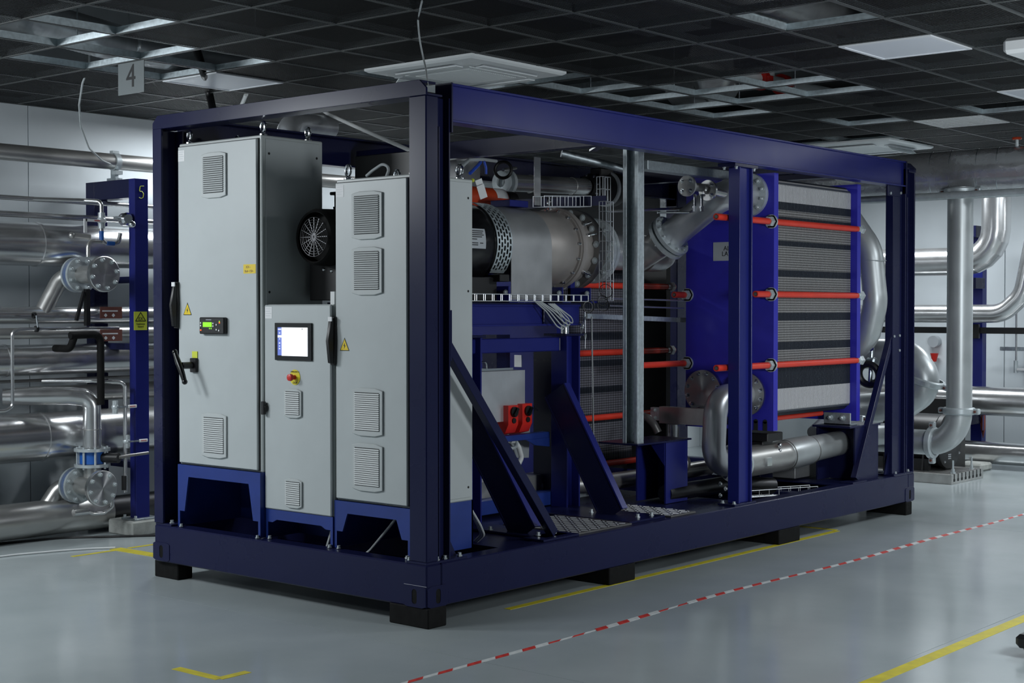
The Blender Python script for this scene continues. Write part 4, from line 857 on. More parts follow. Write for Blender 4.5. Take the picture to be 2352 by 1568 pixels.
MB().ring(b+Vector((0,.26,0)), Y, .12, .145, .03, 32).build('pale_band', 'label_grey', v); MB().bolts(b+Vector((0,.05,0)), -Y, .095, 8, .01, .02, .2, 8).bolts(b+Vector((0,.36,0)), Y, .12, 8, .01, .02, .2, 8).build('bolts', 'chrome', v)
MB().box(b.x-.05, b.x+.06, b.y+.12, b.y+.3, b.z+.08, b.z+.16).build('actuator', 'black_gloss', v, bevel=.01)
t = thing('burner_unit', 'orange and black cylindrical actuator with a white label', 'actuator', (-1.5, 2.269, 2.514))
a = Vector((-1.5, 2.07, 2.537)); b = Vector((-1.5, 2.365, 2.555)); c = Vector((-1.5, 2.493, 2.571)); b.z = c.z = a.z
MB().tube([a-Vector((0,.2,0)), b], .085, 28).build('orange_body', 'orange', t); MB().tube([b, c], .072, 28).build('black_end', 'black', t)
q = MB()
for k in range(6):
    aa = [R(5+10*k), R(15+10*k)]; q.add([(a.x+.0865*math.cos(w_), yy, a.z+.0865*math.sin(w_)) for w_ in aa for yy in (b.y-.13, b.y-.008)], [(0,1,3,2)])
q.build('data_label', 'label_white', t)
tg = thing('paper_tag', 'white paper tags hanging beside the orange actuator', 'tag', (-1.15, 1.766, 2.518))
MB().bar((-1.15, 1.744, 2.591), (-1.15, 1.784, 2.504), .055, .002, up=(1,-.6,0)).build('sheet', 'label_white', tg); MB().bar((-1.16, 1.737, 2.629), (-1.16, 1.764, 2.572), .05, .002, up=(1,-.6,0)).build('upper_sheet', 'white', tg)
MB().sphere((-1.15, 1.668, 2.618), .014, 10, 6).build('yellow_knob', 'sign_yellow', tg)
MB().box(-1.80, -1.62, 2.02, 2.28, 2.56, 2.86).build('steel_housing', 'inox', label='bright stainless box housing at the top behind the near post', cat='housing', bevel=.003)
t = thing('hand_wheel_valve', 'small valve with a black hand wheel under the roof beam', 'valve', (-1.55, 2.473, 2.739))
MB().torus((-1.5, 2.395, 2.762), (.5,-.8,.1), .06, .012, 24, 8).build('hand_wheel', 'black', t); MB().cyl((-1.5, 2.395, 2.762), (-1.7, 2.775, 2.815), .012, n=8).build('spindle', 'inox', t)
cable([(-1.2, 1.618, 2.712), (-1.3, 1.8, 2.779), (-1.4, 2.06, 2.806), (-1.5, 2.317, 2.82)], .012, 'cable_grey', 'grey hose arching at the top beside the near post', .08, 'hose', 'hose')
cable([(-1.3, 1.809, 2.684), (-1.35, 1.947, 2.751), (-1.4, 2.032, 2.785)], .012, 'hose_blue', 'bright blue hose at the top beside the near post', .05, 'blue_hose', 'hose')
cable([(-1.4, 2.069, 2.794), (-1.4, 2.092, 2.75), (-1.4, 2.092, 2.704)], .009, 'hose_blue', 'short blue hose beside the stainless housing', .05, 'blue_hose', 'hose')
MB().bar((-1.6, 2.192, 2.49), (-1.1, 3.101, 2.561), .05, .07).build('lower_roof_rail', 'navy', label='dark navy rail crossing behind the turbine top', cat='beam')
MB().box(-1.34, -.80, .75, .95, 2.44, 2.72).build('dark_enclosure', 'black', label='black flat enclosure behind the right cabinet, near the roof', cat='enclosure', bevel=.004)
# ------------------------------------------------------------------ inside, lower part behind the near post
t = thing('steel_tank', 'flat brushed steel tank with a round lid behind the diagonal braces', 'tank', (-1.15, 1.75, .95))
MB().box(-1.5, -1.02, 1.40, 2.06, .98, 1.325).build('tank_body', 'sheet', t, bevel=.002); MB().box(-1.02, -1.015, 1.40, 2.06, .98, 1.325).build('front_sheet', 'alu', t)
MB().bar((-1.06, 1.40, 1.335), (-1.06, 1.98, 1.335), .012, .016).build('rim', 'chrome', t)
MB().cyl((-1.15, 1.62, 1.325), (-1.15, 1.62, 1.375), .075, n=24).build('lid', 'chrome', t); MB().tube([(-1.06, 1.54, 1.325), (-1.06, 1.54, 1.39), (-1.06, 1.71, 1.39), (-1.06, 1.71, 1.325)], .005, 8, bend=.03).build('lid_handle', 'chrome', t)
for k, (yy, lab) in enumerate(((1.83, 'red isolator box with black dial, the nearer of two'), (1.98, 'red isolator box with black dial, the farther of two'))):
    t = thing('isolator_box', lab, 'switch box', (-.97, yy+.06, .90), 'red isolator boxes')
    z0 = 1.09 if k == 0 else 1.095
    MB().prism([(-1.10, .93), (-1.10, z0), (-.97, z0), (-.97, .96), (-1.0, .90), (-1.08, .88)], 'y', yy, yy+.105).build('box_body', 'red', t, bevel=.002)
    MB().cyl((-.97, yy+.055, 1.045), (-.955, yy+.055, 1.045), .036, n=24).build('dial', 'black', t); MB().bar((-.95, yy+.035, 1.02), (-.95, yy+.075, 1.07), .02, .02, up=(1,0,0)).build('dial_grip', 'black_gloss', t)
    MB().cyl((-.97, yy+.055, .985), (-.962, yy+.055, .985), .019, n=16).build('plug', 'black', t)
MB().box(-1.04, -.97, 1.60, 2.28, .845, .885).prism([(2.02, .845), (2.28, .845), (2.28, .78), (2.12, .80)], 'x', -.985, -.97).build('blue_bracket', 'plinth_blue', label='bright blue bracket below the red isolator boxes', cat='bracket', bevel=.002)
MB().box(-1.1, -.98, 1.5, 2.5, ZT+.02, .46).build('blue_rail', 'plinth_blue', label='bright blue rail near the skid floor behind the braces', cat='beam', bevel=.003)
MB().box(-1.3, -1.15, 1.2, 2.6, ZT, .56).build('sump_cover', 'sheet', label='grey sheet metal sump cover on the skid floor', cat='cover', bevel=.003)
t = thing('hose_reel', 'pale ribbed hose curved below the red isolator boxes', 'hose', (-1.02, 1.945, 0.696))
MB().tube([(-1.02, 1.908, 0.843), (-1.02, 1.955, 0.84), (-1.02, 2.001, 0.789), (-1.02, 2.03, 0.72), (-1.02, 1.992, 0.669), (-1.02, 1.945, 0.642)], .018, 14, bend=.03).build('hose', 'cable_white', t); MB().torus((-1.02, 1.927, 0.824), (1,-.6,0), .035, .012, 22, 8).build('hose_ring', 'zinc', t)
MB().lathe((-1.05, 1.842, 0.658), (1,-.4,0), [(0,.03),(.0,.085),(.06,.09),(.06,.075),(.02,.07)], 28, False).build('round_strainer', 'dark_steel', label='round dark strainer opening between the two near braces', cat='strainer')
MB().tube([(-1.05, 1.742, 0.835), (-1.05, 1.806, 0.735)], .02, 12).build('pale_fitting', 'label_white', label='small pale fitting between the two near braces', cat='fitting')
MB().bar((-1.1, 1.764, 0.854), (-1.1, 2.207, 0.825), .01, .25).build('back_sheet', 'wall_dark', label='grey back sheet behind the pale hose', cat='sheet')
for k in range(3): cable([(-.30+.012*k, .66, .58), (-.27+.012*k, .72, .47), (-.29+.012*k, .78, .40), (-.36+.01*k, .80, .352)], .008, ('cable_grey', 'cable_white', 'cable_grey')[k], 'pale cables curving out at the back foot of the right cabinet', .06, group='cables behind the right cabinet')
MB().tube([(-1.2, 1.742, 0.925), (-1.2, 1.787, 0.997), (-1.2, 1.778, 1.102)], .02, 12).sphere((-1.2, 1.778, 1.027), .03, 12, 8).sphere((-1.15, 1.721, 0.979), .022, 12, 8).build('brass_valve', 'zinc', label='small zinc valve body right behind the right cabinet edge', cat='valve')
# ------------------------------------------------------------------ low pipework between the braces and the exchanger
t = thing('low_pipe', 'dull stainless pipe lying low behind the box pedestal', 'pipe', (-1.0, 3.0, .36))
MB().tube([(-1.25, 2.35, .47), (-.98, 2.85, .47), (-.95, 4.3, .47)], .062, 24, bend=.15).build('pipe_run', 'inox_dull', t); MB().sphere((-.98, 2.86, .47), .072).build('end_bulb', 'inox', t)
MB().box(-1.2, -1.1, 2.1, 3.0, .36, .44).build('pipe_cradle', 'galv_light', t, bevel=.002)
t = thing('circulation_pump', 'small dark pump with bright fittings behind the curved pipe', 'pump', (-.62, 3.38, .40))
MB().lathe((-.62, 3.42, .60), (.3,-1,0), [(0,.07),(.06,.085),(.10,.08),(.12,.05)], 24).build('pump_head', 'dark_steel', t); MB().torus((-.66, 3.36, .60), (.3,-1,0), .07, .012, 24, 8).torus((-.70, 3.34, .70), (.3,-1,.2), .03, .010, 20, 8).build('clamp', 'chrome', t)
MB().tube([(-.72, 3.36, .72), (-.66, 3.34, .76), (-.6, 3.4, .72)], .016, 10, bend=.03).sphere((-.66, 3.33, .745), .02).sphere((-.60, 3.36, .76), .018).build('fittings', 'chrome', t)
t = thing('low_duct', 'dark low duct with pale patches beside the skid edge', 'duct', (-.6, 3.6, .36))
MB().tube([(-.52, 3.05, .41), (-.5, 3.9, .41), (-.36, 4.3, .37)], .062, 24, bend=.2).build('duct_run', 'pipe_dark', t); MB().bolts((-.40, 3.62, .40), (1,0,0), .05, 3, .012, .02).build('bolts', 'zinc', t)
t = thing('flat_header', 'flat brushed steel header plate across the foot of the exchanger', 'plate', (-.8, 3.72, .83))
MB().box(-1.02, -.56, 3.70, 3.76, .86, .99).build('plate', 'inox_dull', t, bevel=.002); MB().box(-1.10, -1.02, 3.70, 3.74, .88, .98).build('end_plate', 'galv_light', t); MB().bolts((-1.06, 3.70, .93), -Y, .03, 2, .012, .018, 1.57).build('bolts', 'zinc', t)
MB().tube([(-1.10, 3.58, .92), (-1.02, 3.55, .91), (-.96, 3.55, .86), (-.93, 3.56, .80)], .03, 12, bend=.05).build('armoured_hose', 'dark_steel', label='dark armoured hose beside the flat header plate', cat='hose')
MB().cyl((-.86, 3.66, .86), (-.86, 3.66, .76), .045, n=20).build('short_nozzle', 'inox', label='short bright nozzle under the flat header plate', cat='nozzle')
flex('insulated_elbow', [(-0.55, 5.294, 0.705), (-0.55, 5.459, 0.769), (-0.55, 5.689, 0.849)], .06, 'crumpled foil wrapped elbow behind the far pedestal', 'pipe', pitch=.03)
t = thing('motor_operator', 'black boxy valve operator below the exchanger plate', 'valve operator', (-.42, 4.2, .62))
MB().box(-.50, -.24, 4.02, 4.25, .735, .80).box(-.44, -.30, 4.05, 4.2, .62, .735).build('housing', 'black', t, bevel=.006); MB().sphere((-.24, 4.2, .70), .018).sphere((-.24, 4.2, .66), .016).build('knobs', 'chrome', t)
MB().box(-1.1, -.5, 4.9, 5.5, .36, .60).build('far_sheet_box', 'sheet', label='grey sheet metal box behind the far pedestal', cat='box', bevel=.003)

MB().box(-2.41, -2.39, 3.5, 5.7, 2.05, 2.778).build('side_closure', 'black', label='black closure sheet at the top of the rear left side, deep inside', cat='panel')  # dark sheet added in place of the deep interior shade

# ------------------------------------------------------------------ plate heat exchangers
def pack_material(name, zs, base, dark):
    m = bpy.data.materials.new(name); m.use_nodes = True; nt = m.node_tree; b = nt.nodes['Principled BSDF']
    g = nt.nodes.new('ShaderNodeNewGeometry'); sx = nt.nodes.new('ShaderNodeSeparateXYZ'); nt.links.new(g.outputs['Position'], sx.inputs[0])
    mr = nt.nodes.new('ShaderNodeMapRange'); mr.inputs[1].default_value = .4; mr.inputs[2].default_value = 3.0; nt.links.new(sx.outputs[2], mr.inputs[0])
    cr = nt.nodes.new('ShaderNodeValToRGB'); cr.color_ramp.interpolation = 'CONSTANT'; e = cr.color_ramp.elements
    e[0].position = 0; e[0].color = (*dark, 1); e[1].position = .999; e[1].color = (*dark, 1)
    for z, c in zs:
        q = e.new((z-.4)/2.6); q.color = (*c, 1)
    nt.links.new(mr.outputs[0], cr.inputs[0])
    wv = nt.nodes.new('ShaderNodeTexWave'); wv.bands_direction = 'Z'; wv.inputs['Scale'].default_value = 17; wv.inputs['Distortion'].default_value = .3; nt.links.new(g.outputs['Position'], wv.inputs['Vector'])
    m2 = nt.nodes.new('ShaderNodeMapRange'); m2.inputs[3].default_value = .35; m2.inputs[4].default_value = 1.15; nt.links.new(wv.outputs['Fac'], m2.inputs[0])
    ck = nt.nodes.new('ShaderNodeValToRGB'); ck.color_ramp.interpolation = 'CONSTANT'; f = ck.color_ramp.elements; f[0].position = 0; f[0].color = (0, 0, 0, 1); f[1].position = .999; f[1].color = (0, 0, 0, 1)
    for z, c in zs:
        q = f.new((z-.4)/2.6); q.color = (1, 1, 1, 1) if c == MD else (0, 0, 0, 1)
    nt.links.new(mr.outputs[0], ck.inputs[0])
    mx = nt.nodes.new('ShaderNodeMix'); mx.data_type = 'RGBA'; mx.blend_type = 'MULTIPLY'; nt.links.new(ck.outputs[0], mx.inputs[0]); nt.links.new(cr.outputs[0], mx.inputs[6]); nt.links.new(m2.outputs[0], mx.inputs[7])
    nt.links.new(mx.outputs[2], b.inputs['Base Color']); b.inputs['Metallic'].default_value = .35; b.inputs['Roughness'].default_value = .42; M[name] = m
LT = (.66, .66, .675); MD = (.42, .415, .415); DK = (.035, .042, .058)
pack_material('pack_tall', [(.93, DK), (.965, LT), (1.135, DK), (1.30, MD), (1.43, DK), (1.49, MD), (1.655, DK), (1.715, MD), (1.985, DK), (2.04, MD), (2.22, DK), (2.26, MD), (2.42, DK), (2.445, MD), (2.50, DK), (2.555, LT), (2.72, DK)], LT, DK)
LT, MD = (.30, .30, .33), (.24, .24, .28)  # rear pack colours darkened to stand in for interior shade
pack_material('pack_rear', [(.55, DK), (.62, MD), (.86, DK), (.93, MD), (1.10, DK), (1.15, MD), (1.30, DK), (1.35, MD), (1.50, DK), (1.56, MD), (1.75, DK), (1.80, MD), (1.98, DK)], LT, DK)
def exchanger(label, xl, xr, y0, ypack, y1, z0, z1, n, rods, packmat, zp0, zp1, thick=.062, rear=.06, body='phe_blue', rear_body=None):
    t = thing('plate_heat_exchanger', label, 'heat exchanger', ((xl+xr)/2, (y0+y1)/2, z0), 'plate heat exchangers'); Yv = Vector((0,1,0))
    def plate(nm, ya, yb, slots):
        m = MB(); zs = sorted([z for (s_, z, *_r) in rods if s_ > 0]); w = .022
        # outline with open slots for the tie rods on both vertical edges
        R_ = [(xr, z0)]; L_ = []
        m.box(xl+.06, xr-.06, ya, yb, z0, z1)
        segs = [z0]+[v for z in zs for v in (z-w, z+w)]+[z1]
        for i in range(0, len(segs), 2): m.box(xr-.0601, xr, ya, yb, segs[i], segs[i+1]); m.box(xl, xl+.0601, ya, yb, segs[i], segs[i+1])
        return m.build(nm, (rear_body or body) if nm == 'pressure_plate' else body, t)
    fp = plate('frame_plate', y0, y0+thick, True); rp = plate('pressure_plate', y1-rear, y1, True)
    # plate pack: thin plates with rounded upper and lower ends
    m = MB(); ya = y0+thick; xa, xb = xl+.055, xr-.055; c = .05
    for k in range(n):
        p = ya+(ypack-ya)*(k+.12)/n; q = ya+(ypack-ya)*(k+.80)/n; s_ = 0 if k % 2 else .003
        m.prism([(xa, zp0+c), (xa+c, zp0), (xb-c, zp0), (xb-s_, zp0+c), (xb-s_, zp1-c), (xb-c, zp1), (xa+c, zp1), (xa, zp1-c)], 'y', p, q)
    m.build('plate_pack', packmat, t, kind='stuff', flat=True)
    MB().box(xa+.006, xb-.008, ya, ypack, zp0+.03, zp1-.03).build('gasket_core', 'gasket', t)
    MB().box((xl+xr)/2-.05, (xl+xr)/2+.05, y0-.02, y1+.05, z1-.14, z1-.02).build('carrying_bar', 'inox_dull', t); MB().box((xl+xr)/2-.03, (xl+xr)/2+.03, y0, y1+.05, z0+.03, z0+.09).build('guide_bar', 'inox_dull', t)
    for (s_, z, ya_, yb_, vis) in rods:
        x = xr-.018 if s_ > 0 else xl+.018
        r = MB().lathe((x, ya_, z), Yv, [(.012,.014),(0,.016),(0,.024),(yb_-ya_,.024)], 20).build('tie_rod', 'red_rod', t)
        MB().cyl((x, ya_-.002, z), (x, ya_+.03, z), .013, n=10).build('rod_end', 'dark_steel', r)
        MB().lathe((x, y0-.055, z), Yv, [(0,.034),(.004,.040),(.042,.040),(.042,.052),(.054,.052)], 6).lathe((x, y0-.013, z), Yv, [(0,.052),(.013,.052)], 28).build('tie_nut', 'zinc', r, sharp=20)
        MB().lathe((x, y1, z), Yv, [(0,.03),(.012,.04),(.05,.042),(.06,.03)], 6).cyl((x, y1-.03, z), (x, y1+.01, z), .027, n=16).build('cap_nut', 'zinc', r, sharp=20)
    return t, fp
rods1 = [(1, 2.402, 3.126, 5.37, 1), (1, 1.858, 3.664, 5.37, 1), (1, 1.327, 3.133, 5.37, 1), (1, .908, 3.97, 5.0, 1), (-1, 1.858, 3.706, 5.37, 1), (-1, 1.325, 3.133, 5.37, 1), (-1, 2.402, 3.75, 5.37, 1)]
rods1 = [r for r in rods1 if r[1] > 1.0]
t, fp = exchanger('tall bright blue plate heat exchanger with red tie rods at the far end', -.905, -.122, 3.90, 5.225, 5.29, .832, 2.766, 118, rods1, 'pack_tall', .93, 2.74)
MB().lathe((-.30, 3.965, .905), (0,1,0), [(0,.022),(1.0,.022)], 16).build('lower_tie_rod', 'red_rod', t)
m = MB()
for xx in (-.27, -.19): m.box(xx-.016, xx+.016, 3.893, 3.90, .832, .90).cyl((xx, 3.893, .90), (xx, 3.901, .90), .016, n=16)
m.build('foot_slot', 'dark_gap', t)
a = (-0.654, 3.9, 2.261); b = (-0.416, 3.9, 2.118)
npl = MB().box(a[0], a[0]+.30, 3.897, 3.90, b[2], a[2]).build('name_plate', 'label_grey', t, label='grey maker plate')
text('ALFA', 'maker_lettering', (a[0]+.15, 3.8964, (a[2]+b[2])/2+.022), .05, (R(90), 0, 0), 'black', npl); text('LAVAL', 'maker_lettering', (a[0]+.15, 3.8964, (a[2]+b[2])/2-.020), .05, (R(90), 0, 0), 'black', npl)
fb = MB().box(-.37, -.13, 5.14, 5.155, .80, .90).box(-.37, -.13, 5.14, 5.26, .80, .812).build('foot_bracket', 'galv_light', t, bevel=.002)
MB().bolts((-.31, 5.14, .858), (0,-1,0), .0001, 1, .016, .03).bolts((-.20, 5.14, .858), (0,-1,0), .0001, 1, .016, .03).build('bracket_bolts', 'zinc', fb)
rods2 = [(1, 1.93, 2.62, 4.32, 1), (1, 1.412, 2.62, 4.32, 1), (1, .913, 2.62, 4.32, 1), (1, .55, 2.62, 4.0, 1)]
t, fp = exchanger('darker plate heat exchanger deep inside behind the turbine table', -2.12, -1.282, 2.75, 3.78, 4.24, .42, 2.10, 84, rods2, 'pack_rear', .52, 2.06, body='navy_bright', rear_body='black')  # navy front and black rear plate carry the shade in their colour
sk = MB().box(-1.69, -1.62, 2.746, 2.75, 1.31, 1.40).build('white_sticker', 'label_white', t)
# rear face piping of the tall exchanger
t = thing('rear_port_pipe', 'pale pipe bend rising behind the far plate of the tall exchanger', 'pipe', (-.2, 5.5, 1.3))
MB().tube([(-.42, 5.29, 2.60), (-.40, 5.50, 2.60), (-.15, 5.52, 2.25), (-.10, 5.52, 1.80), (-.2, 5.55, 1.45), (-.5, 5.6, 1.35)], .10, 28, bend=.35, seg=14).build('pipe_bend', 'white_pipe', t)
MB().ring((-.41, 5.31, 2.60), (0,1,0), .09, .16, .03, 36).build('port_ring', 'zinc', t)
MB().torus((-.12, 5.52, 2.15), (0,0,1), .101, .003, 28, 6).build('weld_seam', 'zinc', t)
t = thing('gauge_valves', 'cluster of small chrome and dark blue valves behind the far plate', 'valve cluster', (-0.2, 5.637, 1.235))
m = MB(); 
m.tube([(-0.2, 5.633, 1.547), (-0.2, 5.658, 1.418), (-0.2, 5.637, 1.235), (-0.2, 5.622, 1.107)], .018, 10, bend=.03).lathe((-0.2, 5.665, 1.521), (1,0,.4), [(0,.03),(.05,.04),(.07,.02)], 12).lathe((-0.2, 5.636, 1.308), (1,-.3,0), [(-.03,.03),(.05,.034),(.06,.02)], 12).sphere((-0.2, 5.662, 1.124), .035, 12, 8)
m.build('fittings', 'galv', t); MB().sphere((-0.17, 5.567, 1.424), .03, 14, 8).build('blue_cap', 'dark_blue_valve', t)
MB().torus((-0.2, 5.605, 1.199), (0,1,.2), .09, .03, 28, 10).build('black_coupling', 'black', t)

# ------------------------------------------------------------------ pipes along the left wall
XP = -4.42
def wall_pipe(name, x, z, r, matn, label, y0=-2.6, y1=8.0, seams=(), cat='pipe', n=32):
    t = thing(name, label, cat, (x, (y0+y1)/2, z-r), 'pipes along the left wall')
    MB().cyl((x, y0, z), (x, y1, z), r, n=n).build('pipe_run', matn, t)
    for s in seams: MB().ring((x, s, z), (0,1,0), r*.98, r+.006, .02, n).build('seam_band', matn, t)
    return t
t1 = wall_pipe('wall_pipe', -4.38, 2.905, .062, 'inox_dull', 'topmost grey pipe on the left wall, clamped above frame 5')
wall_pipe('wall_pipe', -4.42, 2.575, .019, 'inox', 'thin steel pipe passing through the opening of frame 5', n=14)
wall_pipe('wall_pipe', -4.44, 2.455, .024, 'inox', 'second thin steel pipe just above the fat insulated one', n=14)
wall_pipe('insulated_pipe', -4.50, 2.24, .165, 'inox', 'fat shiny insulated pipe at the height of the upper blind flange', seams=(.42, 2.1))
wall_pipe('wall_pipe', -4.46, 1.70, .066, 'inox', 'mid-height stainless pipe carrying the slanted upper branch')
wall_pipe('wall_pipe', -4.42, 1.565, .042, 'inox_dull', 'stainless pipe directly below the slanted upper branch pipe', n=20)
wall_pipe('insulated_pipe', -4.52, 1.36, .118, 'inox', 'shiny insulated pipe level with the EX sign', seams=(.16,))
wall_pipe('wall_pipe', -4.50, 1.205, .012, 'dark_steel', 'very thin dark pipe above the lower stainless elbow', n=10)
wall_pipe('wall_pipe', -4.56, 1.09, .066, 'inox_dull', 'stainless pipe behind the lower elbow', y0=.3, n=24)
wall_pipe('insulated_pipe', -4.50, .775, .185, 'inox', 'fattest shiny insulated pipe, second from the floor', seams=(.44,))
wall_pipe('wall_pipe', -4.44, .158, .135, 'inox_dull', 'large dull stainless pipe lying on the floor along the wall', y1=1.0)
MB().cyl((-4.44, 1.02, .158), (-4.44, 8, .158), .11, n=28).build('wall_pipe', 'pipe_dark', label='continuation of the floor pipe behind the container', cat='pipe', group='pipes along the left wall')
# ------------------------------------------------------------------ support frame 5
t = thing('pipe_support_frame', 'navy portal frame marked 5 holding the wall pipes', 'support frame', (-4.38, 1.08, .1))
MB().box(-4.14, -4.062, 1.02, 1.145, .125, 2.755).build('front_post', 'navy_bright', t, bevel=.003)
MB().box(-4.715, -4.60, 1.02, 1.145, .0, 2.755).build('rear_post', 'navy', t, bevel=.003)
MB().box(-4.60, -4.14, 1.02, 1.145, 2.61, 2.755).build('top_beam', 'navy', t, bevel=.003)
for zz in (2.0, 1.48, .56): MB().box(-4.60, -4.14, 1.04, 1.13, zz-.05, zz).build('cross_arm', 'navy', t, bevel=.002)
MB().box(-4.19, -4.01, .97, 1.2, .115, .13).build('foot_plate', 'galv', t, bevel=.002)
for (xx, yy) in ((-4.17, .99), (-4.03, .99), (-4.03, 1.18)): MB().lathe((xx, yy, .13), (0,0,1), [(0,.016),(.006,.016),(.006,.011),(.022,.011)], 6).build('foot_bolt', 'zinc', t)
MB().tube([(-4.0615, 1.105, 2.70), (-4.0615, 1.07, 2.698), (-4.0615, 1.064, 2.655), (-4.0615, 1.085, 2.66), (-4.0615, 1.102, 2.642), (-4.0615, 1.098, 2.612), (-4.0615, 1.078, 2.602), (-4.0615, 1.06, 2.61)], .003, 6, bend=.012).build('painted_digit', 'sign_yellow', t)
MB().box(-4.30, -3.985, .925, 1.255, 0, .115).build('footing_block', 'concrete', label='pale concrete block under the post of frame 5', cat='block', bevel=.012)
t = thing('ex_sign', 'yellow EX warning sign hanging on the post of frame 5', 'sign', (-4.055, 1.065, 1.585))
MB().box(-4.0595, -4.0565, 1.005, 1.125, 1.585, 1.728).build('board', 'sign_yellow', t)
m = MB()
tri = [(1.018, 1.655), (1.112, 1.655), (1.065, 1.722)]
for i in range(3): a, b = tri[i], tri[(i+1) % 3]; m.bar((-4.056, a[0], a[1]), (-4.056, b[0], b[1]), .006, .001, up=(1,0,0))
m.build('triangle', 'black', t)
text('EX', 'letters', (-4.0557, 1.065, 1.672), .036, (R(90), 0, R(90)), 'black', t)
text('Explosion', 'letters', (-4.0557, 1.065, 1.633), .02, (R(90), 0, R(90)), 'black', t); text('hazard', 'letters', (-4.0557, 1.065, 1.612), .02, (R(90), 0, R(90)), 'black', t)
t = thing('pipe_clamp', 'zinc pipe clamp holding the topmost pipe on frame 5', 'clamp', (-4.38, 1.06, 2.757))
MB().ring((-4.38, 1.04, 2.905), (0,1,0), .062, .07, .045, 32).build('clamp_ring', 'zinc', t); MB().box(-4.44, -4.32, 1.03, 1.09, 2.757, 2.775).box(-4.41, -4.35, 1.045, 1.075, 2.775, 2.84).build('clamp_foot', 'galv', t); MB().box(-4.40, -4.36, 1.03, 1.09, 2.965, 2.99).box(-4.36, -4.30, 1.02, 1.08, 2.80, 2.83).build('clamp_ears', 'zinc', t)
for k, (zz, lab) in enumerate(((1.72, 'brown hazard label with white diamonds, the upper one'), (1.545, 'brown hazard label with white diamonds, the lower one'))):
    t = thing('hazard_label', lab, 'label', (-4.23, .92, zz-.04), 'brown hazard labels')
    MB().box(-4.222, -4.219, .81, 1.01, zz-.045, zz+.045).build('board', 'brown', t)
    m = MB().box(-4.2192, -4.2182, .83, .97, zz+.008, zz+.018)
    for yy in (.86, .93): m.bar((-4.2187, yy, zz-.036), (-4.2187, yy, zz-.008), .02, .001, up=(1,1,0)) if False else m.add([(-4.2183, yy-.016, zz-.02), (-4.2183, yy, zz-.036), (-4.2183, yy+.016, zz-.02), (-4.2183, yy, zz-.004)], [(0,1,2,3)])
    m.build('print', 'label_white', t)
    MB().cyl((-4.40, .92, zz), (-4.222, .92, zz), .008, n=8).build('stalk', 'galv', t)
# ------------------------------------------------------------------ valve branches on the wall pipes
X = Vector((1, 0, 0))
def valve_branch(label, y, z, zpipe, ylow, xb=-4.36):
    t = thing('valve_branch', label, 'valve', (xb+.2, y, zpipe), 'flanged valve branches on the left wall')
    MB().tube([(-4.46, ylow, zpipe+.0), (-4.44, y-.08, z-.02), (xb+.02, y, z)], .062, 28, bend=.10, seg=8).build('slanted_leg', 'inox_dull', t)
    MB().ring((xb, y, z), X, .06, .135, .022, 40).build('rear_flange', 'zinc', t)
    MB().lathe((xb+.022, y, z), X, [(0,.105),(.045,.105)], 32).build('butterfly_body', 'valve_blue', t)
    MB().ring((xb+.067, y, z), X, .06, .135, .024, 40).build('front_flange', 'zinc', t)
    MB().bolts((xb+.091, y, z), X, .108, 8, .012, .02, .39, 8).build('flange_bolts', 'zinc', t)
    MB().cyl((xb+.085, y, z), (xb+.36, y, z), .068, n=32).build('spool', 'inox_dull', t)
    d = MB().lathe((xb+.35, y, z), X, [(0,.05),(0,.135),(.03,.135),(.034,.130)], 44).build('blind_disc', 'turned_x', t, label='bright turned blind disc')
    MB().bolts((xb+.384, y, z), X, .108, 8, .012, .02, .2, 8).build('disc_bolts', 'zinc', d)
    return t
tu = valve_branch('upper flanged valve branch with a shiny blind disc', .69, 2.01, 1.70, .45)
tl = valve_branch('lower flanged valve branch with a shiny blind disc', .66, .40, .16, .42)
# lever and strap on the upper valve
MB().box(-4.27, -4.235, .70, .735, 1.62, 1.90).bar((-4.25, .69, 1.88), (-4.25, .62, 1.66), .025, .02).build('valve_lever', 'black', tu)
# sampling tubing above the upper branch
t = thing('sampling_tubing', 'thin bent sampling tubing with a white lever ball valve above the upper disc', 'tubing', (-4.2, .75, 2.1))
MB().tube([(-4.42, .35, 2.575), (-4.25, .70, 2.575), (-4.12, .76, 2.565), (-4.12, .76, 2.25), (-4.12, .91, 2.25), (-4.12, .93, 2.33)], .016, 12, bend=.04).build('tube_run', 'inox', t)
MB().tube([(-4.12, .76, 2.26), (-4.12, .64, 2.26), (-4.12, .64, 2.14)], .016, 12, bend=.05).tube([(-4.12, .66, 2.29), (-4.15, .54, 2.30)], .02, 12).sphere((-4.15, .52, 2.30), .024, 10, 6).build('tube_branch', 'inox_dull', t)
MB().cyl((-4.12, .76, 2.36), (-4.12, .76, 2.48), .026, n=14).sphere((-4.12, .76, 2.42), .034, 12, 8).build('ball_valve', 'zinc', t)
lv = MB().box(-4.095, -4.085, .60, .78, 2.405, 2.425).box(-4.095, -4.085, .585, .61, 2.32, 2.425).build('lever', 'label_white', t); text('NAVAL', 'lever_print', (-4.0845, .70, 2.415), .016, (R(90), 0, R(90)), 'red', lv)
MB().cyl((-4.12, .76, 2.27), (-4.12, .76, 2.34), .0175, n=14).cyl((-4.12, .80, 2.25), (-4.12, .87, 2.25), .0175, n=14).build('blue_tape', 'valve_blue', t)
t = thing('transmitter', 'small chrome transmitter head beside the post of frame 5', 'transmitter', (-4.1, 1.0, 2.36))
MB().lathe((-4.16, .98, 2.44), (1,-.2,0), [(0,.03),(.02,.05),(.08,.05),(.10,.035)], 18).sphere((-4.07, 1.0, 2.40), .03, 12, 8).cyl((-4.2, .93, 2.45), (-4.1, .96, 2.45), .014, n=10).build('head', 'chrome', t)
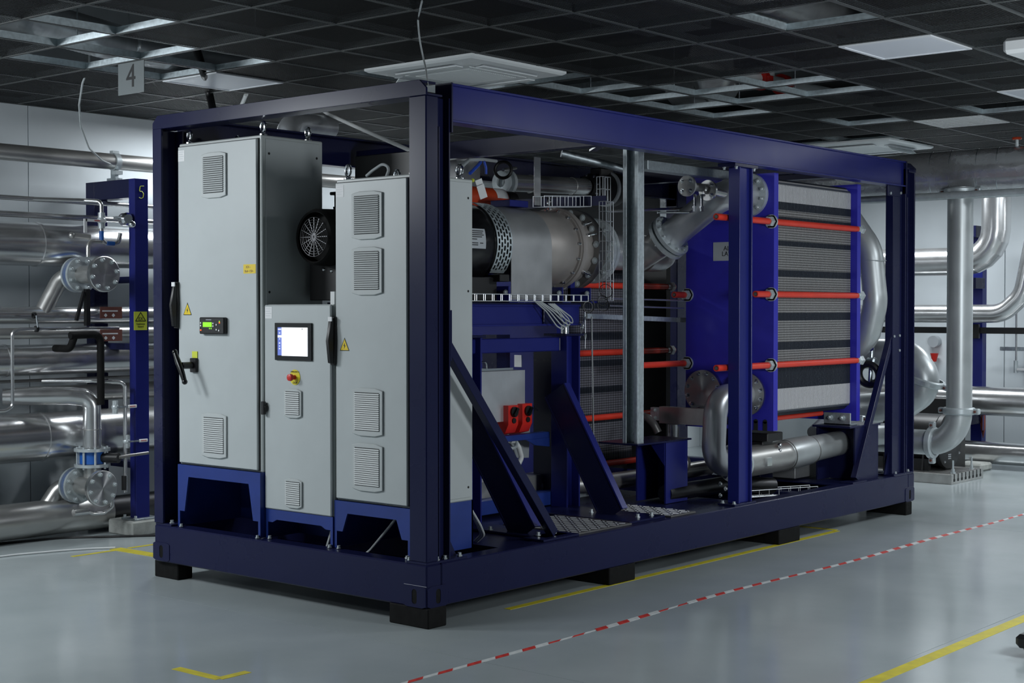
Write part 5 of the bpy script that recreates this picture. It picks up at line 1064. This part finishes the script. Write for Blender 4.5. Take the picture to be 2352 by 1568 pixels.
# lower elbow with blue flanged valve
t = thing('elbow_riser', 'stainless elbow turning down into a blue flanged valve', 'pipe elbow', (-4.2, .7, .5))
MB().tube([(-4.55, .18, 1.09), (-4.28, .58, 1.09), (-4.20, .72, 1.07), (-4.20, .72, .69)], .068, 32, bend=.13, seg=8).build('elbow', 'inox', t)
MB().torus((-4.20, .72, .83), (0,0,1), .068, .003, 32, 6).build('weld_seam', 'inox_dull', t)
MB().ring((-4.20, .72, .665), (0,0,1), .06, .135, .022, 40).ring((-4.20, .72, .545), (0,0,1), .06, .135, .022, 40).build('flanges', 'zinc', t)
MB().cyl((-4.20, .72, .57), (-4.20, .72, .662), .095, n=32).build('blue_body', 'valve_blue', t)
m = MB()
for k in range(8): a = .39+k*math.pi/4; p = Vector((-4.2+.112*math.cos(a), .72+.112*math.sin(a), .53)); m.cyl(p, p+Vector((0,0,.17)), .009, n=8)
m.build('stud_bolts', 'zinc', t)
MB().cyl((-4.12, .76, .615), (-4.0, .82, .615), .038, n=16).build('gear', 'black', t); MB().tube([(-4.02, .80, .615), (-3.98, .90, .63), (-3.96, 1.06, .64)], .012, 10).build('lever', 'dark_steel', t)
MB().cyl((-4.20, .72, .46), (-4.20, .72, .545), .066, n=28).build('stub', 'inox_dull', t)
# vertical drain line with two small ball valves
t = thing('drain_line', 'thin vertical drain line with two white levered ball valves', 'tubing', (-4.06, .92, .3))
MB().tube([(-4.45, .45, 1.20), (-4.20, .72, 1.20), (-4.06, .92, 1.185), (-4.06, .92, .55), (-4.06, .92, .34)], .015, 12, bend=.05).build('tube_run', 'inox', t)
for (yy, zz) in ((.83, 1.0), (.93, .73)):
    MB().cyl((-4.06, yy, zz-.05), (-4.06, yy, zz+.05), .022, n=12).sphere((-4.06, yy, zz), .028, 12, 8).build('ball_valve', 'zinc', t)
    MB().box(-4.04, -4.032, yy, yy+.10, zz-.006, zz+.006).build('lever', 'galv', t); g = MB().box(-4.042, -4.030, yy+.10, yy+.18, zz-.012, zz+.012).build('lever_grip', 'label_white', t, bevel=.004); text('NAVAL', 'grip_print', (-4.0295, yy+.14, zz), .016, (R(90), 0, R(90)), 'red', g)
MB().cyl((-4.05, .90, .36), (-4.05, .90, .47), .018, n=12).build('black_cap', 'black', t)
MB().tube([(-4.12, .48, 1.55), (-4.12, .745, 1.555), (-4.12, .745, 1.02)], .028, 14, bend=.06).tube([(-4.35, .50, 1.45), (-4.15, .50, 1.45), (-4.12, .52, 1.55)], .028, 14, bend=.05).build('black_hose', 'rubber', label='black rubber hose bent over the insulated pipe beside frame 5', cat='hose')
MB().tube([(-4.25, 1.0, 1.60), (-4.25, .15, 1.60), (-4.25, .08, 1.585), (-4.25, .08, 1.03), (-4.25, .02, 1.005), (-4.25, -.6, 1.0)], .013, 10, bend=.06).build('thin_tube', 'inox', label='thin bright tube turning down at the left edge of the picture', cat='tube')
t = thing('tube_clips', 'pair of black clips joined by a thin rod on the thin tubes', 'clip', (-4.22, .28, 1.58)); MB().ring((-4.25, .27, 1.60), (0,1,0), .013, .024, .02, 12).ring((-4.28, .27, 1.70), (0,1,0), .013, .024, .02, 12).build('clip_rings', 'black', t); MB().cyl((-4.23, .28, 1.61), (-4.25, .28, 1.70), .006, n=8).build('rod', 'galv', t)
MB().tube([(-4.12, .62, .22), (-4.10, .66, .20), (-4.08, .74, .20), (-4.06, .80, .24), (-4.06, .80, .30)], .016, 12, bend=.04).cyl((-4.12, .50, .22), (-4.12, .62, .22), .026, n=14).build('sample_cock', 'inox', label='small bent stainless cock below the lower disc', cat='valve')

# ------------------------------------------------------------------ beyond the far end of the container
t = thing('supply_duct', 'large foil wrapped round duct under the ceiling at the far right', 'duct', (.5, 6.62, 2.73))
MB().cyl((-3.4, 6.62, 2.935), (4.5, 6.62, 2.935), .20, n=44).build('duct_run', 'foil', t)
for xx in (-.1, .08, .32, .5): MB().torus((xx, 6.62, 2.935), (1,.25,0), .202, .004, 44, 6).build('tie_wire', 'galv', t)
MB().cyl((-1.6, 6.95, 2.78), (4.5, 6.95, 2.78), .045, n=20).build('side_pipe', 'zinc', label='grey pipe hugging the underside of the foil duct', cat='pipe')
def coupling(t, c, d, r, w=.06):
    d = Vector(d).normalized(); c = Vector(c)
    q = MB().lathe(c-d*w/2, d, [(0,r),(0,r+.018),(.01,r+.03),(w-.01,r+.03),(w,r+.018),(w,r)], 36, False).build('grooved_coupling', 'zinc', t)
    _, a, b = MB().frame_of(d); ear = a if abs(a.z) < .5 else b
    if abs(d.z) < .5: ear = Vector((0,0,1))
    for s in (-1, 1):
        p = c+ear*s*(r+.045); MB().bar(p-ear*.03, p+ear*.03, w*.9, .05, up=d).build('lug', 'zinc', q, bevel=.008); MB().cyl(p+d.cross(ear)*.04, p-d.cross(ear)*.04, .011, n=8).build('lug_bolt', 'brown', q)
t = thing('riser_pipe', 'tall pale grey vertical pipe with an elbow and grooved couplings', 'pipe', (.21, 6.48, .45))
VX, VY, VR = .214, 6.48, .1095
MB().tube([(VX, VY, 2.80), (VX, VY, .575), (-.75, VY, .575)], VR, 40, bend=.27, seg=12).build('pipe_run', 'white_pipe', t)
coupling(t, (VX, VY, 2.765), (0,0,1), VR); coupling(t, (VX, VY, .865), (0,0,1), VR); coupling(t, (-.03, VY, .575), (1,0,0), VR)
MB().cyl((-1.2, 6.28, 2.72), (4.5, 6.28, 2.72), .031, n=20).build('crossing_pipe', 'zinc', label='long level grey pipe crossing in front of the pale riser', cat='pipe')
t = thing('large_elbow', 'big pale pipe elbow with a grooved coupling behind the far post', 'pipe elbow', (-.4, 6.9, .9))
MB().tube([(-1.4, 6.9, 1.33), (-.44, 6.9, 1.33), (-.24, 6.9, 1.05), (-.52, 6.9, .86), (-1.0, 6.9, .80)], .14, 36, bend=.22, seg=10).build('elbow', 'white_pipe', t)
coupling(t, (-.275, 6.9, 1.09), (.3,0,1), .14)
MB().box(-.68, -.60, 6.85, 6.95, 0, .75).build('support_post', 'black', t)
t = thing('lower_coupled_pipe', 'pale pipe with a grooved coupling right behind the far pedestal', 'pipe', (-.35, 5.9, .45)); MB().tube([(-.5, 5.56, .66), (-.42, 5.75, .66), (-.35, 6.6, .64)], .095, 30, bend=.15).build('pipe_run', 'white_pipe', t); coupling(t, (-.39, 5.85, .66), (.1,1,0), .095)
# insulated pipes along the back wall
def lobster(name, pts, r, label, bend, seams=True, seg=5, matn='inox'):
    t = thing(name, label, 'pipe', Vector(pts[0])-Vector((0,0,r)), 'pipes along the back wall')
    m = MB(); m.tube(pts, r, 36, bend=bend, seg=seg); m.build('pipe_run', matn, t, sharp=12); return t
lobster('insulated_pipe', [(-4.0, 9.8, 2.275), (-.82, 9.8, 2.275), (-.82, 9.8, 3.25)], .155, 'shiny insulated pipe with a segmented elbow turning up at the far right', .34)
lobster('insulated_pipe', [(-4.0, 9.9, .745), (4.0, 9.9, .745)], .158, 'fat shiny insulated pipe low on the far wall', .1)
lobster('wall_pipe', [(-4.0, 9.75, 1.70), (-.72, 9.75, 1.70), (-.50, 9.75, 1.90), (-.3, 9.75, 2.9)], .100, 'plain stainless pipe at mid height on the far wall', .3, seg=10)
lobster('wall_pipe', [(-3.0, 9.95, .175), (4.0, 9.95, .175)], .122, 'stainless pipe lying near the floor at the far wall', .1)
t = thing('pipe_hanger', 'zinc hanger ring on the plain pipe left of the far post', 'hanger', (-2.35, 9.75, 1.6)); MB().ring((-2.30, 9.75, 1.70), (1,0,0), .10, .118, .05, 32).build('ring', 'zinc', t); MB().cyl((-2.28, 9.75, 1.82), (-2.28, 9.75, 2.12), .008, n=8).sphere((-2.28, 9.74, 1.84), .035, 12, 8).build('rod', 'zinc', t)
t = thing('back_support_frame', 'navy support post for the far wall pipes', 'support frame', (-1.25, 10.4, 0))
MB().box(-1.33, -1.20, 10.36, 10.48, .0, 2.68).build('post', 'navy_bright', t, bevel=.003); MB().box(-1.36, -1.17, 10.1, 10.36, 2.55, 2.68).build('arm', 'navy', t, bevel=.003); MB().box(-1.45, -1.20, 10.0, 10.36, .46, .56).build('lower_arm', 'navy', t, bevel=.003); MB().box(-1.36, -1.17, 10.1, 10.36, 1.98, 2.10).build('mid_arm', 'navy', t, bevel=.003)
MB().box(-4.0, 4.0, 10.30, 10.36, 1.475, 1.545).box(-1.46, -1.2, 10.26, 10.30, 1.42, 1.58).build('black_rail', 'black', label='black level rail across the far wall pipes', cat='rail', bevel=.004)
t = thing('valve_manifold', 'row of small needle valves with white grips on a rail at the far wall', 'valve manifold', (-.9, 10.9, 1.1))
MB().box(-1.22, 1.5, 10.92, 10.95, 1.27, 1.315).build('rail', 'galv', t)
for k in range(6):
    xx = -1.02+.19*k; MB().cyl((xx, 10.90, 1.05), (xx, 10.90, 2.5 if k else 1.9), .013, n=10).build('tube', 'inox', t); MB().cyl((xx, 10.89, 1.02), (xx, 10.89, 1.16), .024, n=12).build('valve_body', 'zinc', t)
    MB().box(xx+.02, xx+.16, 10.86, 10.875, 1.045, 1.075).build('valve_grip', 'label_white', t, bevel=.004)
MB().box(-1.0, -.6, 11.10, 11.145, .9, 1.3).build('white_box', 'white', label='white flat box fixed to the far wall', cat='box', bevel=.01)
# test bed with black motor
t = thing('test_bed', 'low cast iron T-slot bed plate on the floor at the far right', 'bed plate', (-1.4, 8.62, 0))
MB().box(-2.3, -.62, 8.24, 9.02, 0, .10).build('plate', 'inox_dull', t, bevel=.003)
m = MB()
for k in range(8):
    yy = 8.30+.092*k; m.box(-.64, -.6185, yy-.010, yy+.010, .05, .1005); m.box(-.64, -.6185, yy-.02, yy+.02, .025, .052); m.box(-2.29, -.62, yy-.008, yy+.008, .0995, .1008)
m.build('t_slots', 'dark_gap', t)
for (xx, yy) in ((-.66, 8.36), (-.68, 8.86)): MB().lathe((xx, yy, .10), (0,0,1), [(0,.03),(.012,.03),(.012,.018),(.045,.018),(.045,.010),(.13,.010)], 6).build('clamp_stud', 'zinc', t)
t = thing('test_motor', 'black round motor mounted on the T-slot bed', 'motor', (-1.1, 8.66, .10))
MB().lathe((-1.75, 8.66, .40), (1,0,0), [(0,.20),(.03,.27),(.85,.27),(.87,.285),(.92,.285),(.93,.27),(.935,.09),(.93,.0)], 48).build('motor_body', 'black', t); MB().bolts((-.82, 8.66, .40), (1,0,0), .25, 8, .009, .012, .2).build('rim_bolts', 'chrome', t)
m = MB()
for k in range(12): m.cyl((-.816, 8.60+.018*(k % 4), .22+.02*(k//4)), (-.812, 8.60+.018*(k % 4), .22+.02*(k//4)), .006, n=8)
m.build('vent_holes', 'label_grey', t)
MB().box(-1.6, -.95, 8.42, 8.48, .10, .22).box(-1.6, -.95, 8.84, 8.90, .10, .22).prism([(8.40, .10), (8.52, .10), (8.47, .28), (8.43, .28)], 'x', -1.02, -1.0).build('motor_feet', 'black', t)
t = thing('control_enclosure', 'dark grey enclosure with a yellow warning triangle behind the pale elbow', 'enclosure', (-1.2, 9.3, .1))
MB().box(-2.1, -1.02, 9.18, 9.5, .0, .80).build('box', 'black', t, bevel=.006); w_ = MB().prism([(-1.62, .55), (-1.50, .55), (-1.56, .66)], 'y', 9.178, 9.18).build('warning_sticker', 'yellow', t); MB().prism([(-1.565, .57), (-1.555, .57), (-1.558, .63), (-1.562, .63)], 'y', 9.177, 9.178).build('symbol', 'black', w_)
for k, xx in enumerate((-1.43, -1.16)):
    m = MB()
    for q in range(7): m.torus((xx+.01*q-.03, 10.33-.01*q, .42+.012*(q % 3)), (.2+.1*q, 1, 0), .075+.006*q, .006, 18, 5)
    o = m.build('cable_coil', 'cable_red', label=['coil of reddish cable hanging left of the navy far post', 'coil of reddish cable hanging right of the navy far post'][k], cat='cable'); o.scale = (.45, 1, 1.35); 
MB().box(-1.15, -.86, 9.55, 9.85, 0, .085).build('footing_block', 'concrete', label='small pale footing block beside the black motor', cat='block', bevel=.02)
t = thing('alarm_bell', 'small red and grey alarm horn on the far wall', 'alarm', (-2.05, 11.1, 1.2)); MB().cyl((-2.1, 11.14, 1.36), (-2.1, 11.05, 1.36), .07, n=20).build('dome', 'label_grey', t); MB().lathe((-2.08, 11.05, 1.22), (0,0,-1), [(0,.05),(.10,.025)], 12).build('horn', 'red', t)
t = thing('shut_off_valve', 'small red handled valve on top of the foil duct', 'valve', (.65, 6.6, 3.13))
MB().torus((.66, 6.6, 3.20), (0,0,1), .03, .012, 16, 6).build('hand_wheel', 'orange', t); MB().cyl((.66, 6.6, 3.12), (.66, 6.6, 3.20), .014, n=8).build('spindle', 'zinc', t)

# ------------------------------------------------------------------ tapes and cables on the floor
def strip(name, pts, w, matn, label, cat='floor tape', z=.0012, group=None):
    m = MB()
    for i in range(len(pts)-1):
        a = Vector((*pts[i], z/2+.0001)); b = Vector((*pts[i+1], z/2+.0001)); m.bar(a, b, w, z)
    return m.build(name, matn, label=label, cat=cat, group=group)
strip('floor_tape', [(-.33, -1.42), (.0, -1.415)], .055, 'tape_yellow', 'short yellow tape angle in the left foreground, longer leg')
strip('floor_tape', [(-.006, -1.415), (-.006, -1.24)], .05, 'tape_yellow', 'short yellow tape angle in the left foreground, shorter leg', z=.0016)
strip('floor_tape', [(-.02, .70), (-.02, 4.72)], .05, 'tape_yellow', 'long yellow tape beside the long side of the skid')
strip('floor_tape', [(-.04, 4.745), (-.55, 4.745)], .05, 'tape_yellow', 'short yellow tape turning in under the far part of the skid', z=.0016)
strip('floor_tape', [(2.375, -3), (2.375, 10.5)], .075, 'tape_yellow', 'yellow floor line in the right foreground')
strip('floor_tape', [(-3.56, .12), (-3.56, .56)], .045, 'tape_yellow', 'thin yellow tape strip left of the skid, nearer leg')
strip('floor_tape', [(-3.62, .52), (-2.5, .55)], .10, 'tape_yellow', 'wide crumpled yellow tape running to the left corner of the skid', z=.003)
strip('floor_tape', [(-3.57, .60), (-3.57, 1.4)], .045, 'tape_yellow', 'thin yellow tape strip left of the skid, farther leg')
# red and white barrier tape: one thing, every band a part
t = thing('barrier_tape', 'red and white barrier tape stuck along the floor', 'floor tape', (.71, 3.0, 0))
y = -1.2; k = 0; rnd = random.Random(3)
def tx(v): return .735-.05*math.exp(-((v-1.6)/1.6)**2)+.012*math.sin(v*2.3)
while y < 9.4:
    L = .105; w0 = .036+.008*math.sin(y*1.7); w1 = .036+.008*math.sin((y+L)*1.7)
    if 0.15 < y < .55: w0 = w1 = .017
    if 1.2 < y < 1.5: w0 = w1 = .018
    sk = .018
    a, b = tx(y), tx(y+L); zt = .0014+.0006*rnd.random()
    vs = [(a-w0/2, y+sk, 0.0003), (a+w0/2, y-sk, 0.0003), (b+w1/2, y+L-sk, 0.0003), (b-w1/2, y+L+sk, 0.0003)]
    MB().add(vs+[(p[0], p[1], zt) for p in vs], [(0,3,2,1),(4,5,6,7),(0,1,5,4),(1,2,6,5),(2,3,7,6),(3,0,4,7)]).build('red_band' if k % 2 else 'white_band', 'tape_red' if k % 2 else 'tape_white', t)
    y += L; k += 1
MB().tube([(-3.99, -1.6, .007), (-3.95, -.6, .007), (-3.90, -.1, .007), (-3.80, .22, .007), (-3.72, .40, .007), (-3.62, .52, .008)], .007, 8, bend=.3).build('white_floor_cable', 'cable_white', label='white cable lying on the floor at the left', cat='cable')
MB().tube([(-4.55, -1.2, .008), (-4.45, .05, .008), (-4.32, .55, .008), (-4.05, .86, .008), (-3.7, 1.3, .008), (-3.3, 2.4, .008)], .009, 8, bend=.3).build('black_floor_cable', 'black', label='black cable lying on the floor below the wall pipes', cat='cable')
MB().tube([(-2.75, .35, .012), (-2.62, .48, .16), (-2.55, .6, .25)], .014, 10).build('black_cable_end', 'black', label='stub of thick black cable slanting at the left corner of the skid', cat='cable')
t = thing('equipment_foot', 'dark wheeled foot cut off by the right edge of the picture', 'castor', (2.72, 1.56, 0))
MB().box(2.70, 2.95, 1.42, 1.62, .05, .12).build('foot_arm', 'black', t, bevel=.02); MB().cyl((2.76, 1.50, .045), (2.76, 1.56, .045), .045, n=20).build('wheel', 'rubber', t)
